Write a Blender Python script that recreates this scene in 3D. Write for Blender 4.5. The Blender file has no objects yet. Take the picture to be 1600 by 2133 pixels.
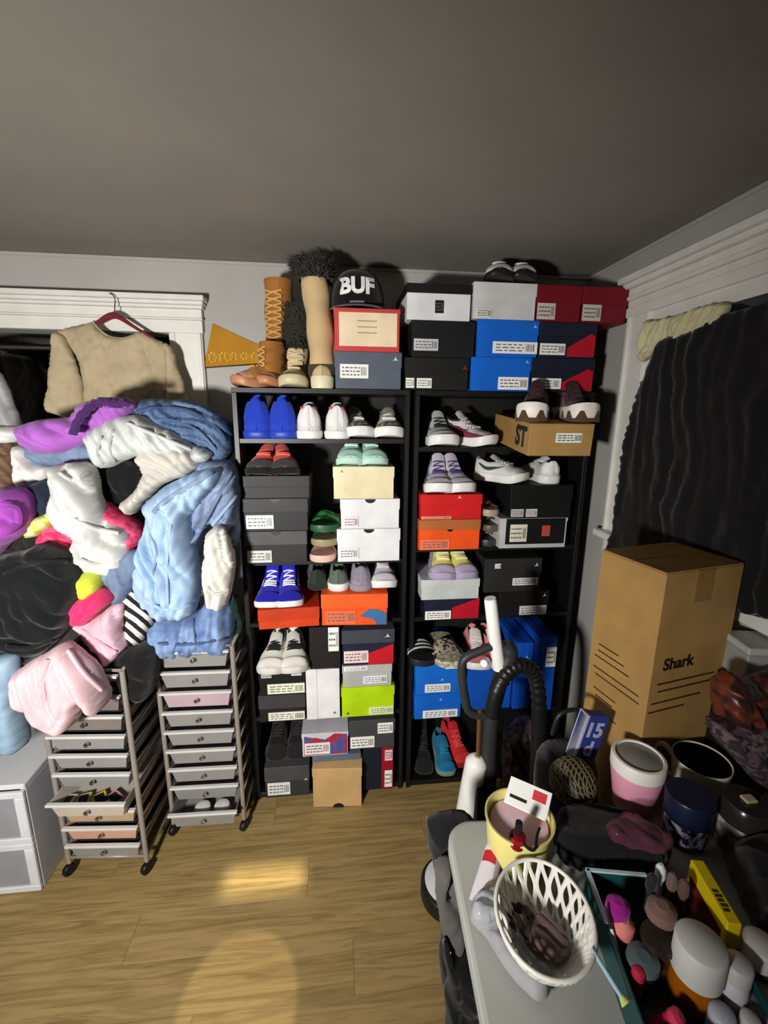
import bpy, math, random
from math import sin, cos, pi, radians, sqrt
from mathutils import Vector, Matrix, noise
from mathutils.geometry import delaunay_2d_cdt
from mathutils.kdtree import KDTree
random.seed(7)
S = bpy.context.scene
COL = S.collection

# ------------------------------------------------------------------ camera
FPX, PITCH, YAW, ROLL = 922.07, .2164, .1084, .0097
CAM = Vector((0, -1.727, 1.7075))
fw = Vector((sin(YAW)*cos(PITCH), cos(YAW)*cos(PITCH), -sin(PITCH)))
rt0 = Vector((cos(YAW), -sin(YAW), 0)); up0 = rt0.cross(fw)
RT = cos(ROLL)*rt0 + sin(ROLL)*up0
UP = -sin(ROLL)*rt0 + cos(ROLL)*up0
cd = bpy.data.cameras.new('camera'); cam = bpy.data.objects.new('camera', cd); COL.objects.link(cam)
cd.sensor_fit = 'HORIZONTAL'; cd.sensor_width = 36; cd.lens = 36*FPX/1600; cd.clip_start = .02
cam.matrix_world = Matrix(((RT.x, UP.x, -fw.x, CAM.x), (RT.y, UP.y, -fw.y, CAM.y), (RT.z, UP.z, -fw.z, CAM.z), (0, 0, 0, 1)))
S.camera = cam

# ------------------------------------------------------------------ light
W = bpy.data.worlds.new('world'); S.world = W; W.use_nodes = True
W.node_tree.nodes['Background'].inputs[0].default_value = (.6, .65, .7, 1)
W.node_tree.nodes['Background'].inputs[1].default_value = .02
def aim(o, tgt):
    d = Vector(tgt) - o.location
    o.rotation_euler = d.to_track_quat('-Z', 'Y').to_euler()
def lamp(name, kind, loc, tgt, power, col=(1, 1, 1), **kw):
    l = bpy.data.lights.new(name, kind); l.energy = power; l.color = col
    for k, v in kw.items(): setattr(l, k, v)
    o = bpy.data.objects.new(name, l); COL.objects.link(o); o.location = loc; aim(o, tgt); return o
lamp('room_lamp', 'SPOT', (-.78, -2.0, 1.36), (-.5, .0, 1.1), 200, (1, .97, .92), spot_size=radians(128), spot_blend=1.0, shadow_soft_size=.09)
lamp('added_floor_spot', 'SPOT', (-.3, -1.9, 2.25), (-.31, -.73, 0), 110, (1, .92, .66), spot_size=radians(8.2), spot_blend=.2, shadow_soft_size=.01)  # added lamp out of view, throws the round bright pool on the floor
lamp('added_patch_lamp', 'AREA', (-.29, -1.2, 2.28), (-.29, -.36, 0), .15, (1, .92, .66), shape='RECTANGLE', size=.29, size_y=.09, spread=radians(2.5))  # added narrow area lamp with no visible fixture, projects the bright floor rectangle
S.view_settings.view_transform = 'Standard'; S.view_settings.look = 'None'
S.view_settings.gamma = 1; S.view_settings.exposure = 0.3; S.view_settings.use_curve_mapping = False

# ------------------------------------------------------------------ pixel -> place helpers (real depths)
def ray(px, py): return fw + RT*((px-800)/FPX) - UP*((py-1066.5)/FPX)
def atY(px, py, Y): d = ray(px, py); return CAM + d*((Y-CAM.y)/d.y)
def atZ(px, py, Z): d = ray(px, py); return CAM + d*((Z-CAM.z)/d.z)
def atX(px, py, X): d = ray(px, py); return CAM + d*((X-CAM.x)/d.x)

def xat(px, Y, Z):      # X of the point at depth Y, height Z seen at pixel column px
    d = Vector((0, Y, Z))-CAM; k = (px-800)/FPX
    return (k*d.dot(fw)-d.dot(RT))/(RT.x-k*fw.x)

# ------------------------------------------------------------------ materials
def lin(c): c /= 255; return c/12.92 if c <= .04045 else ((c+.055)/1.055)**2.4
MATS = {}
def mat(rgb, rough=.6, kind='plain', metal=0, alpha=1, spec=.4, rgb2=None, scale=1):
    key = (tuple(rgb), rough, kind, metal, alpha, spec, tuple(rgb2 or ()), scale)
    if key in MATS: return MATS[key]
    m = bpy.data.materials.new(kind+'_%d_%d_%d' % tuple(int(v) for v in rgb)); m.use_nodes = True
    nt = m.node_tree; N = nt.nodes; L = nt.links; b = N['Principled BSDF']
    c = [lin(v) for v in rgb]
    b.inputs['Roughness'].default_value = rough; b.inputs['Metallic'].default_value = metal
    b.inputs['Specular IOR Level'].default_value = spec; b.inputs['Alpha'].default_value = alpha
    tc = N.new('ShaderNodeTexCoord')
    def noise_n(sc, det=3): n = N.new('ShaderNodeTexNoise'); n.inputs['Scale'].default_value = sc; n.inputs['Detail'].default_value = det; L.new(tc.outputs['Object'], n.inputs['Vector']); return n
    def ramp(fac, c1, c2, p1=.3, p2=.7):
        r = N.new('ShaderNodeValToRGB'); r.color_ramp.elements[0].position = p1; r.color_ramp.elements[1].position = p2
        r.color_ramp.elements[0].color = (*c1, 1); r.color_ramp.elements[1].color = (*c2, 1); L.new(fac, r.inputs[0]); return r
    def bump(fac, st, dist):
        bp = N.new('ShaderNodeBump'); bp.inputs['Strength'].default_value = st; bp.inputs['Distance'].default_value = dist
        L.new(fac, bp.inputs['Height']); L.new(bp.outputs[0], b.inputs['Normal'])
    if kind == 'cloth':
        n = noise_n(9); r = ramp(n.outputs[0], [v*.86 for v in c], [min(1, v*1.08) for v in c]); L.new(r.outputs[0], b.inputs['Base Color'])
        n2 = noise_n(380, 2); bump(n2.outputs[0], .25, .0015); b.inputs['Sheen Weight'].default_value = .15
    elif kind == 'denim':
        n = noise_n(16, 6); c2 = [lin(v) for v in (rgb2 or rgb)]
        r = ramp(n.outputs[0], c, c2, .35, .68); L.new(r.outputs[0], b.inputs['Base Color'])
        n2 = noise_n(320, 2); bump(n2.outputs[0], .3, .0015)
    elif kind == 'stripe':
        w = N.new('ShaderNodeTexWave'); w.inputs['Scale'].default_value = scale; w.inputs['Distortion'].default_value = 1.6; w.bands_direction = 'DIAGONAL'
        L.new(tc.outputs['Object'], w.inputs['Vector']); r = ramp(w.outputs[0], c, [lin(v) for v in rgb2], .45, .5); L.new(r.outputs[0], b.inputs['Base Color'])
    elif kind == 'camo':
        n = noise_n(scale, 2); r = ramp(n.outputs[0], c, [lin(v) for v in rgb2], .44, .54); L.new(r.outputs[0], b.inputs['Base Color'])
    elif kind == 'card':
        n = noise_n(11, 5); r = ramp(n.outputs[0], [v*.85 for v in c], [min(1, v*1.06) for v in c]); L.new(r.outputs[0], b.inputs['Base Color'])
        n2 = noise_n(140, 2); bump(n2.outputs[0], .08, .001)
    elif kind == 'plaster':
        n = noise_n(3.5, 5); r = ramp(n.outputs[0], [v*.93 for v in c], [min(1, v*1.04) for v in c]); L.new(r.outputs[0], b.inputs['Base Color'])
        n2 = noise_n(60, 4); bump(n2.outputs[0], .06, .004)
    elif kind == 'wood':
        mp = N.new('ShaderNodeMapping'); mp.inputs['Scale'].default_value = (.9, 13, 13); L.new(tc.outputs['Object'], mp.inputs[0])
        oi = N.new('ShaderNodeObjectInfo'); ad = N.new('ShaderNodeVectorMath'); ad.operation = 'ADD'
        sc = N.new('ShaderNodeVectorMath'); sc.operation = 'SCALE'; sc.inputs['Scale'].default_value = 40
        cmb = N.new('ShaderNodeCombineXYZ'); L.new(oi.outputs['Random'], cmb.inputs[0]); L.new(oi.outputs['Random'], cmb.inputs[1]); L.new(cmb.outputs[0], sc.inputs[0])
        L.new(mp.outputs[0], ad.inputs[0]); L.new(sc.outputs[0], ad.inputs[1])
        n = N.new('ShaderNodeTexNoise'); n.inputs['Scale'].default_value = 2.6; n.inputs['Detail'].default_value = 9; n.inputs['Roughness'].default_value = .62; n.inputs['Distortion'].default_value = 1.6; L.new(ad.outputs[0], n.inputs['Vector'])
        r = ramp(n.outputs[0], [lin(v) for v in rgb2], c, .36, .6)
        n3 = noise_n(22, 4); r3 = ramp(n3.outputs[0], (1, 1, 1), (1.0, .96, .9), .5, .75)
        mx = N.new('ShaderNodeMixRGB'); mx.blend_type = 'MULTIPLY'; mx.inputs[0].default_value = .8
        L.new(r.outputs[0], mx.inputs[1]); L.new(r3.outputs[0], mx.inputs[2]); L.new(mx.outputs[0], b.inputs['Base Color'])
        bump(n.outputs[0], .06, .002)
    elif kind == 'glass':
        b.inputs['Base Color'].default_value = (*c, 1); b.inputs['Transmission Weight'].default_value = .85
    else:
        n = noise_n(14, 3); r = ramp(n.outputs[0], [v*.93 for v in c], [min(1, v*1.03) for v in c]); L.new(r.outputs[0], b.inputs['Base Color'])
    MATS[key] = m; return m
def cloth(*rgb): return mat(rgb, .9, 'cloth', spec=.15)
def card(*rgb): return mat(rgb, .55, 'card', spec=.3)
def pl(*rgb, rough=.45): return mat(rgb, rough)
WHITE = pl(232, 232, 230); BLACK = pl(14, 14, 15); INK = pl(38, 38, 40); PAPER = mat((238, 238, 234), .7)
CHROME = mat((190, 190, 190), .25, metal=1)

# ------------------------------------------------------------------ mesh builder
class MB:
    crisp = True
    def __init__(s): s.v = []; s.f = []; s.sm = []
    def add(s, vs, fs, smooth=False):
        o = len(s.v); s.v += [Vector(p) for p in vs]
        for f in fs: s.f.append([i+o for i in f]); s.sm.append(smooth)
        return s
    def box(s, x0, x1, y0, y1, z0, z1, c=.0015):
        if x1 < x0: x0, x1 = x1, x0
        if y1 < y0: y0, y1 = y1, y0
        if z1 < z0: z0, z1 = z1, z0
        c = min(c, (x1-x0)*.3, (y1-y0)*.3, (z1-z0)*.3)
        P = []
        X = (x0, x1); Y = (y0, y1); Z = (z0, z1); idx = {}
        for i in (0, 1):
            for j in (0, 1):
                for k in (0, 1):
                    si, sj, sk = (1-2*i)*c, (1-2*j)*c, (1-2*k)*c
                    idx[i, j, k, 0] = len(P); P.append((X[i], Y[j]+sj, Z[k]+sk))
                    idx[i, j, k, 1] = len(P); P.append((X[i]+si, Y[j], Z[k]+sk))
                    idx[i, j, k, 2] = len(P); P.append((X[i]+si, Y[j]+sj, Z[k]))
        F = []
        def q(*a): F.append([idx[t] for t in a])
        q((0,0,0,0),(0,0,1,0),(0,1,1,0),(0,1,0,0)); q((1,0,0,0),(1,1,0,0),(1,1,1,0),(1,0,1,0))
        q((0,0,0,1),(1,0,0,1),(1,0,1,1),(0,0,1,1)); q((0,1,0,1),(0,1,1,1),(1,1,1,1),(1,1,0,1))
        q((0,0,0,2),(0,1,0,2),(1,1,0,2),(1,0,0,2)); q((0,0,1,2),(1,0,1,2),(1,1,1,2),(0,1,1,2))
        for i in (0, 1):
            for j in (0, 1): q((i,j,0,0),(i,j,1,0),(i,j,1,1),(i,j,0,1))
            for k in (0, 1): q((i,0,k,0),(i,1,k,0),(i,1,k,2),(i,0,k,2))
        for j in (0, 1):
            for k in (0, 1): q((0,j,k,1),(1,j,k,1),(1,j,k,2),(0,j,k,2))
        for i in (0, 1):
            for j in (0, 1):
                for k in (0, 1): q((i,j,k,0),(i,j,k,1),(i,j,k,2))
        return s.add(P, F)
    def tube(s, pts, r, n=8, caps=True, closed=False):
        pts = [Vector(p) for p in pts]; m = len(pts)
        rs = r if isinstance(r, (list, tuple)) else [r]*m
        V = []; prev = None
        for i, p in enumerate(pts):
            if closed: t = pts[(i+1) % m]-pts[i-1]
            else: t = pts[min(i+1, m-1)]-pts[max(i-1, 0)]
            t.normalize()
            if prev is None: a = t.orthogonal().normalized()
            else: a = (prev - t*prev.dot(t)).normalized()
            prev = a; b = t.cross(a)
            for k in range(n): an = 2*pi*k/n; V.append(p + (a*cos(an)+b*sin(an))*rs[i])
        F = []
        for i in range(m if closed else m-1):
            for k in range(n):
                j = (i+1) % m
                F.append([i*n+k, i*n+(k+1) % n, j*n+(k+1) % n, j*n+k])
        s.add(V, F, True)
        if caps and not closed:
            o = len(s.v)-len(V)
            s.f.append([o+k for k in reversed(range(n))]); s.sm.append(False)
            s.f.append([o+(m-1)*n+k for k in range(n)]); s.sm.append(False)
        return s
    def lathe(s, prof, c=(0, 0, 0), n=24, M=None):   # prof [(r,z)]
        V = []; F = []
        for r, z in prof:
            for k in range(n):
                a = 2*pi*k/n; p = Vector((r*cos(a), r*sin(a), z))
                if M: p = M @ p
                V.append(p+Vector(c))
        for i in range(len(prof)-1):
            for k in range(n): F.append([i*n+k, i*n+(k+1) % n, (i+1)*n+(k+1) % n, (i+1)*n+k])
        s.add(V, F, True); o = len(s.v)-len(V)
        if prof[0][0] > 1e-5: s.f.append([o+k for k in reversed(range(n))]); s.sm.append(False)
        if prof[-1][0] > 1e-5: s.f.append([o+(len(prof)-1)*n+k for k in range(n)]); s.sm.append(False)
        return s
    def prism(s, poly, y0, y1):   # poly in (x,z), extruded along y
        n = len(poly); V = [(x, y0, z) for x, z in poly]+[(x, y1, z) for x, z in poly]
        F = [list(range(n)), list(range(2*n-1, n-1, -1))]+[[i, n+i, n+(i+1) % n, (i+1) % n] for i in range(n)]
        return s.add(V, F)
    def grid(s, fn, nu, nv, smooth=True):
        V = [fn(i/(nu-1), j/(nv-1)) for i in range(nu) for j in range(nv)]
        return s.add(V, [[i*nv+j, (i+1)*nv+j, (i+1)*nv+j+1, i*nv+j+1] for i in range(nu-1) for j in range(nv-1)], smooth)
    def xf(s, M): s.v = [M @ p for p in s.v]; return s
    def build(s, name, m, parent=None, world=False):
        vs = s.v
        if parent is not None and world:
            root = parent
            while root.parent: root = root.parent
            inv = root.matrix_basis.inverted(); vs = [inv @ p for p in vs]
        me = bpy.data.meshes.new(name); me.from_pydata([tuple(p) for p in vs], [], s.f); me.update()
        me.polygons.foreach_set('use_smooth', s.sm)
        import bmesh
        bm = bmesh.new(); bm.from_mesh(me); bmesh.ops.recalc_face_normals(bm, faces=bm.faces); bm.to_mesh(me); bm.free()
        if s.crisp and any(s.sm):
            me.set_sharp_from_angle(angle=radians(46)); me.polygons.foreach_set('use_smooth', s.sm)
        me.materials.append(m)
        o = bpy.data.objects.new(name, me); COL.objects.link(o)
        if parent is not None: o.parent = parent
        return o
def tag(o, label, cat, group=None):
    o['label'] = label; o['category'] = cat
    if group: o['group'] = group
    return o
def thing(name, label, cat, loc=(0, 0, 0), rz=0, group=None):
    o = bpy.data.objects.new(name, None); COL.objects.link(o); o.empty_display_size = .05
    o.location = loc; o.rotation_euler = (0, 0, rz); return tag(o, label, cat, group)
def struct(o): o['kind'] = 'structure'; return o
def ss(x): x = max(0, min(1, x)); return x*x*(3-2*x)
def interp(t, pts):
    for (a, va), (b, vb) in zip(pts, pts[1:]):
        if t <= b: return va+(vb-va)*ss((t-a)/(b-a)) if t > a else va
    return pts[-1][1]
def smooth_path(pts, k=6):
    pts = [Vector(p) for p in pts]; out = []
    for i in range(len(pts)-1):
        p0, p1, p2, p3 = pts[max(i-1, 0)], pts[i], pts[i+1], pts[min(i+2, len(pts)-1)]
        for j in range(k):
            t = j/k
            out.append(.5*((2*p1)+(p2-p0)*t+(2*p0-5*p1+4*p2-p3)*t*t+(3*p1-p0-3*p2+p3)*t**3))
    return out+[pts[-1]]
def text_mb(body, size, bold=0.0, depth=.001, xs=1):
    c = bpy.data.curves.new('t', 'FONT'); c.body = body; c.size = size; c.offset = bold; c.extrude = depth; c.align_x = 'CENTER'; c.align_y = 'CENTER'; c.resolution_u = 3
    o = bpy.data.objects.new('t', c); COL.objects.link(o)
    dg = bpy.context.evaluated_depsgraph_get(); me = bpy.data.meshes.new_from_object(o.evaluated_get(dg))
    mb = MB(); mb.add([(v.co.x*xs, v.co.y, v.co.z) for v in me.vertices], [list(p.vertices) for p in me.polygons])
    bpy.data.objects.remove(o); bpy.data.curves.remove(c); bpy.data.meshes.remove(me)
    return mb
STAND = Matrix(((1, 0, 0, 0), (0, 0, -1, 0), (0, 1, 0, 0), (0, 0, 0, 1)))  # text facing -Y

# ------------------------------------------------------------------ room shell
BW, RW, CH = .32, 1.136, 2.316         # back wall Y, right wall X, ceiling
LW, NW = -1.75, -3.1
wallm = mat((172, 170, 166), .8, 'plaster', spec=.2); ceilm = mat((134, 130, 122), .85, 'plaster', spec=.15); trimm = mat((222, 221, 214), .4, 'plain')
floor = struct(MB().box(LW, RW, NW, BW+.7, -.06, -.012, .001).build('floor', mat((70, 55, 32), .6)))
pm = mat((160, 136, 88), .45, 'wood', rgb2=(128, 106, 64), spec=.4)
PWID = .148; k = 0; y = BW-.02
pmeshes = {}
while y > -2.3:
    x = LW+.004-((k*.47) % 1.1)
    while x < RW:
        a, b = max(x, LW+.002), min(x+1.2, RW-.002)
        if b-a > .03:
            key = round(b-a, 3)
            if key not in pmeshes:
                o = MB().box(0, b-a-.0007, -PWID+.0006, 0, -.011, 0, .0004).build('plank', pm, floor); pmeshes[key] = o.data
            else:
                o = bpy.data.objects.new('plank', pmeshes[key]); COL.objects.link(o); o.parent = floor
            o.location = (a, y, 0)
        x += 1.2
    y -= PWID; k += 1
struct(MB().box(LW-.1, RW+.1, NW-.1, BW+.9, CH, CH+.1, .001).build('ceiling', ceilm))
OPX, OPZ = -.672, 2.03                    # closet opening: right edge, head
struct(MB().box(OPX, RW+.1, BW, BW+.1, -.01, CH+.05, .0005).build('wall_back', wallm))
struct(MB().box(LW-.1, OPX, BW, BW+.1, OPZ, CH+.05, .0005).build('wall_back_upper', wallm))
struct(MB().box(RW, RW+.1, NW, BW, -.01, CH+.05, .0005).build('wall_right', wallm))
struct(MB().box(LW-.1, LW, NW, BW+.9, -.01, CH+.05, .0005).build('wall_left', wallm))
struct(MB().box(LW-.1, RW+.1, NW-.1, NW, -.01, CH+.05, .0005).build('wall_rear', wallm))
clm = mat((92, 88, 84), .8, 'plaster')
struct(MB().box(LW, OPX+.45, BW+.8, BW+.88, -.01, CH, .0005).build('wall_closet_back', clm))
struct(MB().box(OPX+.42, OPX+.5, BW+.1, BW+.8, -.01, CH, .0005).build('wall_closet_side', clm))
# closet casing: right jamb board with fluted edge and stepped head cornice
CR = -.548
t = struct(MB().box(OPX, CR, BW-.022, BW, .0, OPZ, .002).box(OPX-.012, OPX, BW-.012, BW+.1, 0, OPZ, .002).box(CR-.018, CR-.004, BW-.03, BW-.021, 0, OPZ, .002).box(OPX+.006, OPX+.016, BW-.027, BW-.021, 0, OPZ, .002).build('trim_1', trimm))
h = MB(); xr = CR+.012
for z0, z1, pr in ((OPZ, OPZ+.05, .026), (OPZ+.05, OPZ+.058, .034), (OPZ+.058, OPZ+.092, .028), (OPZ+.092, OPZ+.104, .044), (OPZ+.104, OPZ+.118, .056), (OPZ+.118, OPZ+.138, .07)):
    h.box(LW, xr+pr*.5-.02, BW-pr, BW, z0, z1-.0005, .002)
struct(h.build('trim_2', trimm))
# picture bead under the ceiling
struct(MB().box(LW, RW, BW-.008, BW, CH-.014, CH-.001, .002).build('trim_3', wallm))
struct(MB().box(RW-.008, RW, NW, BW, CH-.014, CH-.001, .002).build('trim_4', wallm))
# window on the right wall: casing, sill, stepped header
WY0, WZ0, WZ1 = -.035, 1.25, 2.075
struct(MB().box(RW-.024, RW, WY0-.125, WY0, WZ0, WZ1, .002).box(RW-.034, RW-.023, WY0-.02, WY0-.004, WZ0, WZ1, .002).box(RW-.03, RW-.023, WY0-.12, WY0-.108, WZ0, WZ1, .002).build('trim_5', trimm))
h = MB()
for z0, z1, pr in ((WZ1, WZ1+.035, .03), (WZ1+.035, WZ1+.06, .026), (WZ1+.06, WZ1+.075, .036), (WZ1+.075, WZ1+.1, .03), (WZ1+.1, WZ1+.118, .05), (WZ1+.118, WZ1+.14, .068)):
    h.box(RW-pr, RW, -1.9, WY0+pr*.4, z0, z1-.0005, .002)
struct(h.build('trim_6', trimm))
struct(MB().box(RW-.06, RW, -1.7, WY0+.02, WZ0-.03, WZ0-.001, .004).box(RW-.02, RW, -1.68, WY0, WZ0-.1, WZ0-.031, .002).build('trim_7', trimm))
w = struct(MB().box(RW-.016, RW-.001, -1.6, WY0-.126, WZ0, WZ1, .001).build('window_1', trimm))
MB().box(RW-.019, RW-.0165, -1.55, WY0-.17, WZ0+.05, WZ1-.05, .0005).build('pane', mat((24, 28, 36), .1), w)
struct(MB().box(OPX+.6, RW, BW-.014, BW, 0, .1, .003).build('baseboard_back', trimm))
struct(MB().box(RW-.014, RW, NW, BW-.015, 0, .1, .003).build('baseboard_right', trimm))

# ------------------------------------------------------------------ cloth
def garment(name, label, cat, poly, Yb, T, m, fold=(30, 40, .014), seed=0, plane='Y', group=None, parent=None, edge=.03, step=.0066, crumple=.008, back=.35, jit=1):
    """a thick folded cloth volume whose outline lies at a real depth; poly in photo pixels at that depth"""
    P = Yb - T*.5
    if plane == 'Y': pts = [atY(x, y, P) for x, y in poly]; q = [(p.x, p.z) for p in pts]
    elif plane == 'X': pts = [atX(x, y, P) for x, y in poly]; q = [(p.y, p.z) for p in pts]
    else: P = Yb + T*.5; pts = [atZ(x, y, P) for x, y in poly]; q = [(p.x, p.y) for p in pts]
    q3 = smooth_path([(a, b, 0) for a, b in q+[q[0]]], 5)[:-1]
    ring = []
    for i in range(len(q3)):      # resample
        a, b = q3[i], q3[(i+1) % len(q3)]; n = max(1, int((b-a).length/step))
        for j in range(n): ring.append((a+(b-a)*(j/n)).to_2d())
    for i, p in enumerate(ring):      # a cloth edge is never quite straight
        nn = noise.noise_vector(Vector((p.x*14+seed*3.1, p.y*14, seed)))*.007+noise.noise_vector(Vector((p.x*38, p.y*38+seed, seed)))*.0035
        ring[i] = Vector((p.x+nn.x*jit, p.y+nn.y*jit))
    kd = KDTree(len(ring))
    for i, p in enumerate(ring): kd.insert((p.x, p.y, 0), i)
    kd.balance()
    z0 = min(p.y for p in ring); z1 = max(p.y for p in ring); x0 = min(p.x for p in ring)
    inner = []; zz = z0+step*.4; r = 0; nr = len(ring)
    while zz < z1:
        xs = []
        for i in range(nr):
            a, b = ring[i], ring[(i+1) % nr]
            if (a.y > zz) != (b.y > zz): xs.append((b.x-a.x)*(zz-a.y)/(b.y-a.y)+a.x)
        xs.sort()
        for xa, xb in zip(xs[::2], xs[1::2]):
            xx = x0+(r % 2)*step*.5+math.ceil((xa-x0-(r % 2)*step*.5)/step)*step
            while xx < xb:
                d = kd.find((xx, zz, 0))[2]
                if d > step*.55: inner.append((Vector((xx, zz)), d))
                xx += step
        zz += step*.87; r += 1
    vs = list(ring)+[p for p, d in inner]; dist = [0]*len(ring)+[d for p, d in inner]; n = len(ring)
    out = delaunay_2d_cdt(vs, [], [list(range(n))], 1, 1e-6)
    ov, of, orig = out[0], out[2], out[3]
    ang, kf, amp = radians(fold[0]), fold[1], fold[2]
    F = []; B = []
    for i, p in enumerate(ov):
        src = orig[i]; d = dist[src[0]] if src else 0
        e = min(1, d/edge); dome = sqrt(max(0, 1-(1-e)**2))
        q_ = Vector((p.x, p.y, seed*1.7)); w1 = noise.noise(q_*5)*.05+noise.noise(q_*11)*.018
        s1 = p.x*sin(ang)+p.y*cos(ang)+w1; an2 = ang+.7+.5*noise.noise(Vector((seed, 1, 2))); s2 = p.x*sin(an2)+p.y*cos(an2)-w1*.8
        m1 = ss(.55+1.3*noise.noise(Vector((p.x*4.5+seed, p.y*4.5, 3.3)))); m2 = ss(.4+1.5*noise.noise(Vector((p.x*6-seed, p.y*6, 8.1))))
        r1_ = 1-abs(sin(s1*kf)); r2_ = 1-abs(sin(s2*kf*1.6)); v1_ = (1-abs(sin(s1*kf*.55+1)))**7
        t1_ = abs(sin(s1*kf*1.9))**.75; t2_ = abs(sin(s2*kf*2.6+1))**.8
        dsp = amp*(1.5*t1_*(.3+.7*m1)+.7*t2_*m2+1.0*r1_**1.3*m1-1.7*v1_) + noise.noise(Vector((p.x*17, p.y*17, seed)))*crumple*1.3 + noise.noise(Vector((p.x*42, p.y*42, seed)))*crumple*.5 + noise.noise(Vector((p.x*4.5+9, p.y*4.5, seed)))*T*.13
        cap_ = min(T*.5, .05); fr = cap_*dome + (T*.5-cap_)*(1-math.exp(-d/.07)) + dsp*min(1, d/(edge*.35+1e-6)); bk = T*back*dome
        if plane == 'Y': F.append(Vector((p.x, P-fr, p.y))); B.append(Vector((p.x, P+bk, p.y)))
        elif plane == 'Z': F.append(Vector((p.x, p.y, P+fr))); B.append(Vector((p.x, p.y, P-min(bk, T*.5))))
        else: F.append(Vector((P-fr, p.x, p.y))); B.append(Vector((P+bk*.2, p.x, p.y)))
    mb = MB(); mb.crisp = False; nb = len(ov)
    onb = [dist[o[0]] == 0 if o else True for o in orig]
    bmap = {}; V = list(F)
    for i in range(nb):
        if onb[i]: bmap[i] = i
        else: bmap[i] = len(V); V.append(B[i])
    fs = [list(f) for f in of]+[[bmap[i] for i in reversed(f)] for f in of]
    fs = [f for k, f in enumerate(fs) if not (k >= len(of) and len(set(f)) < 3)]
    mb.add(V, fs, True)
    if parent is not None: return mb.build(name, m, parent, world=True)
    c = Vector((sum(p.x for p in V)/len(V), sum(p.y for p in V)/len(V), min(p.z for p in V)))
    mb.v = [p-c for p in mb.v]
    o = mb.build(name, m); o.location = c
    return tag(o, label, cat, group)

# ------------------------------------------------------------------ bookcases
bkm = mat((17, 17, 18), .42, 'plain', spec=.4); bkb = mat((10, 10, 11), .6, 'plain')
def bookcase(label, x0, x1, shelves):
    r = thing('bookcase', label, 'bookcase', ((x0+x1)/2, .15, 0), group='black bookcases against the back wall')
    T = .018
    for a in (x0, x1-T): MB().box(a, a+T, 0, .3, 0, 1.8-T, .001).build('side_panel', bkm, r, True)
    MB().box(x0+T, x1-T, .292, .3, .0, 1.8-T, .0005).build('back_panel', bkb, r, True)
    MB().box(x0, x1, -.002, .3, 1.8-T, 1.8, .001).build('top_panel', bkm, r, True)
    for z in shelves: MB().box(x0+T, x1-T, .004, .292, z-T, z, .001).build('shelf', bkm, r, True)
    MB().box(x0+T, x1-T, .01, .025, 0, .012, .001).build('kick_board', bkm, r, True)
LX0, LX1 = -.379, .285; RX0, RX1 = .305, 1.031
LS = (1.615, 1.128, .861, .417, .03); RS = (1.584, 1.169, .859, .383, .03)
bookcase('tall black bookcase full of shoes beside the drawer carts', LX0, LX1, LS)
bookcase('tall black bookcase full of shoes in the corner by the window', RX0, RX1, RS)

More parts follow.
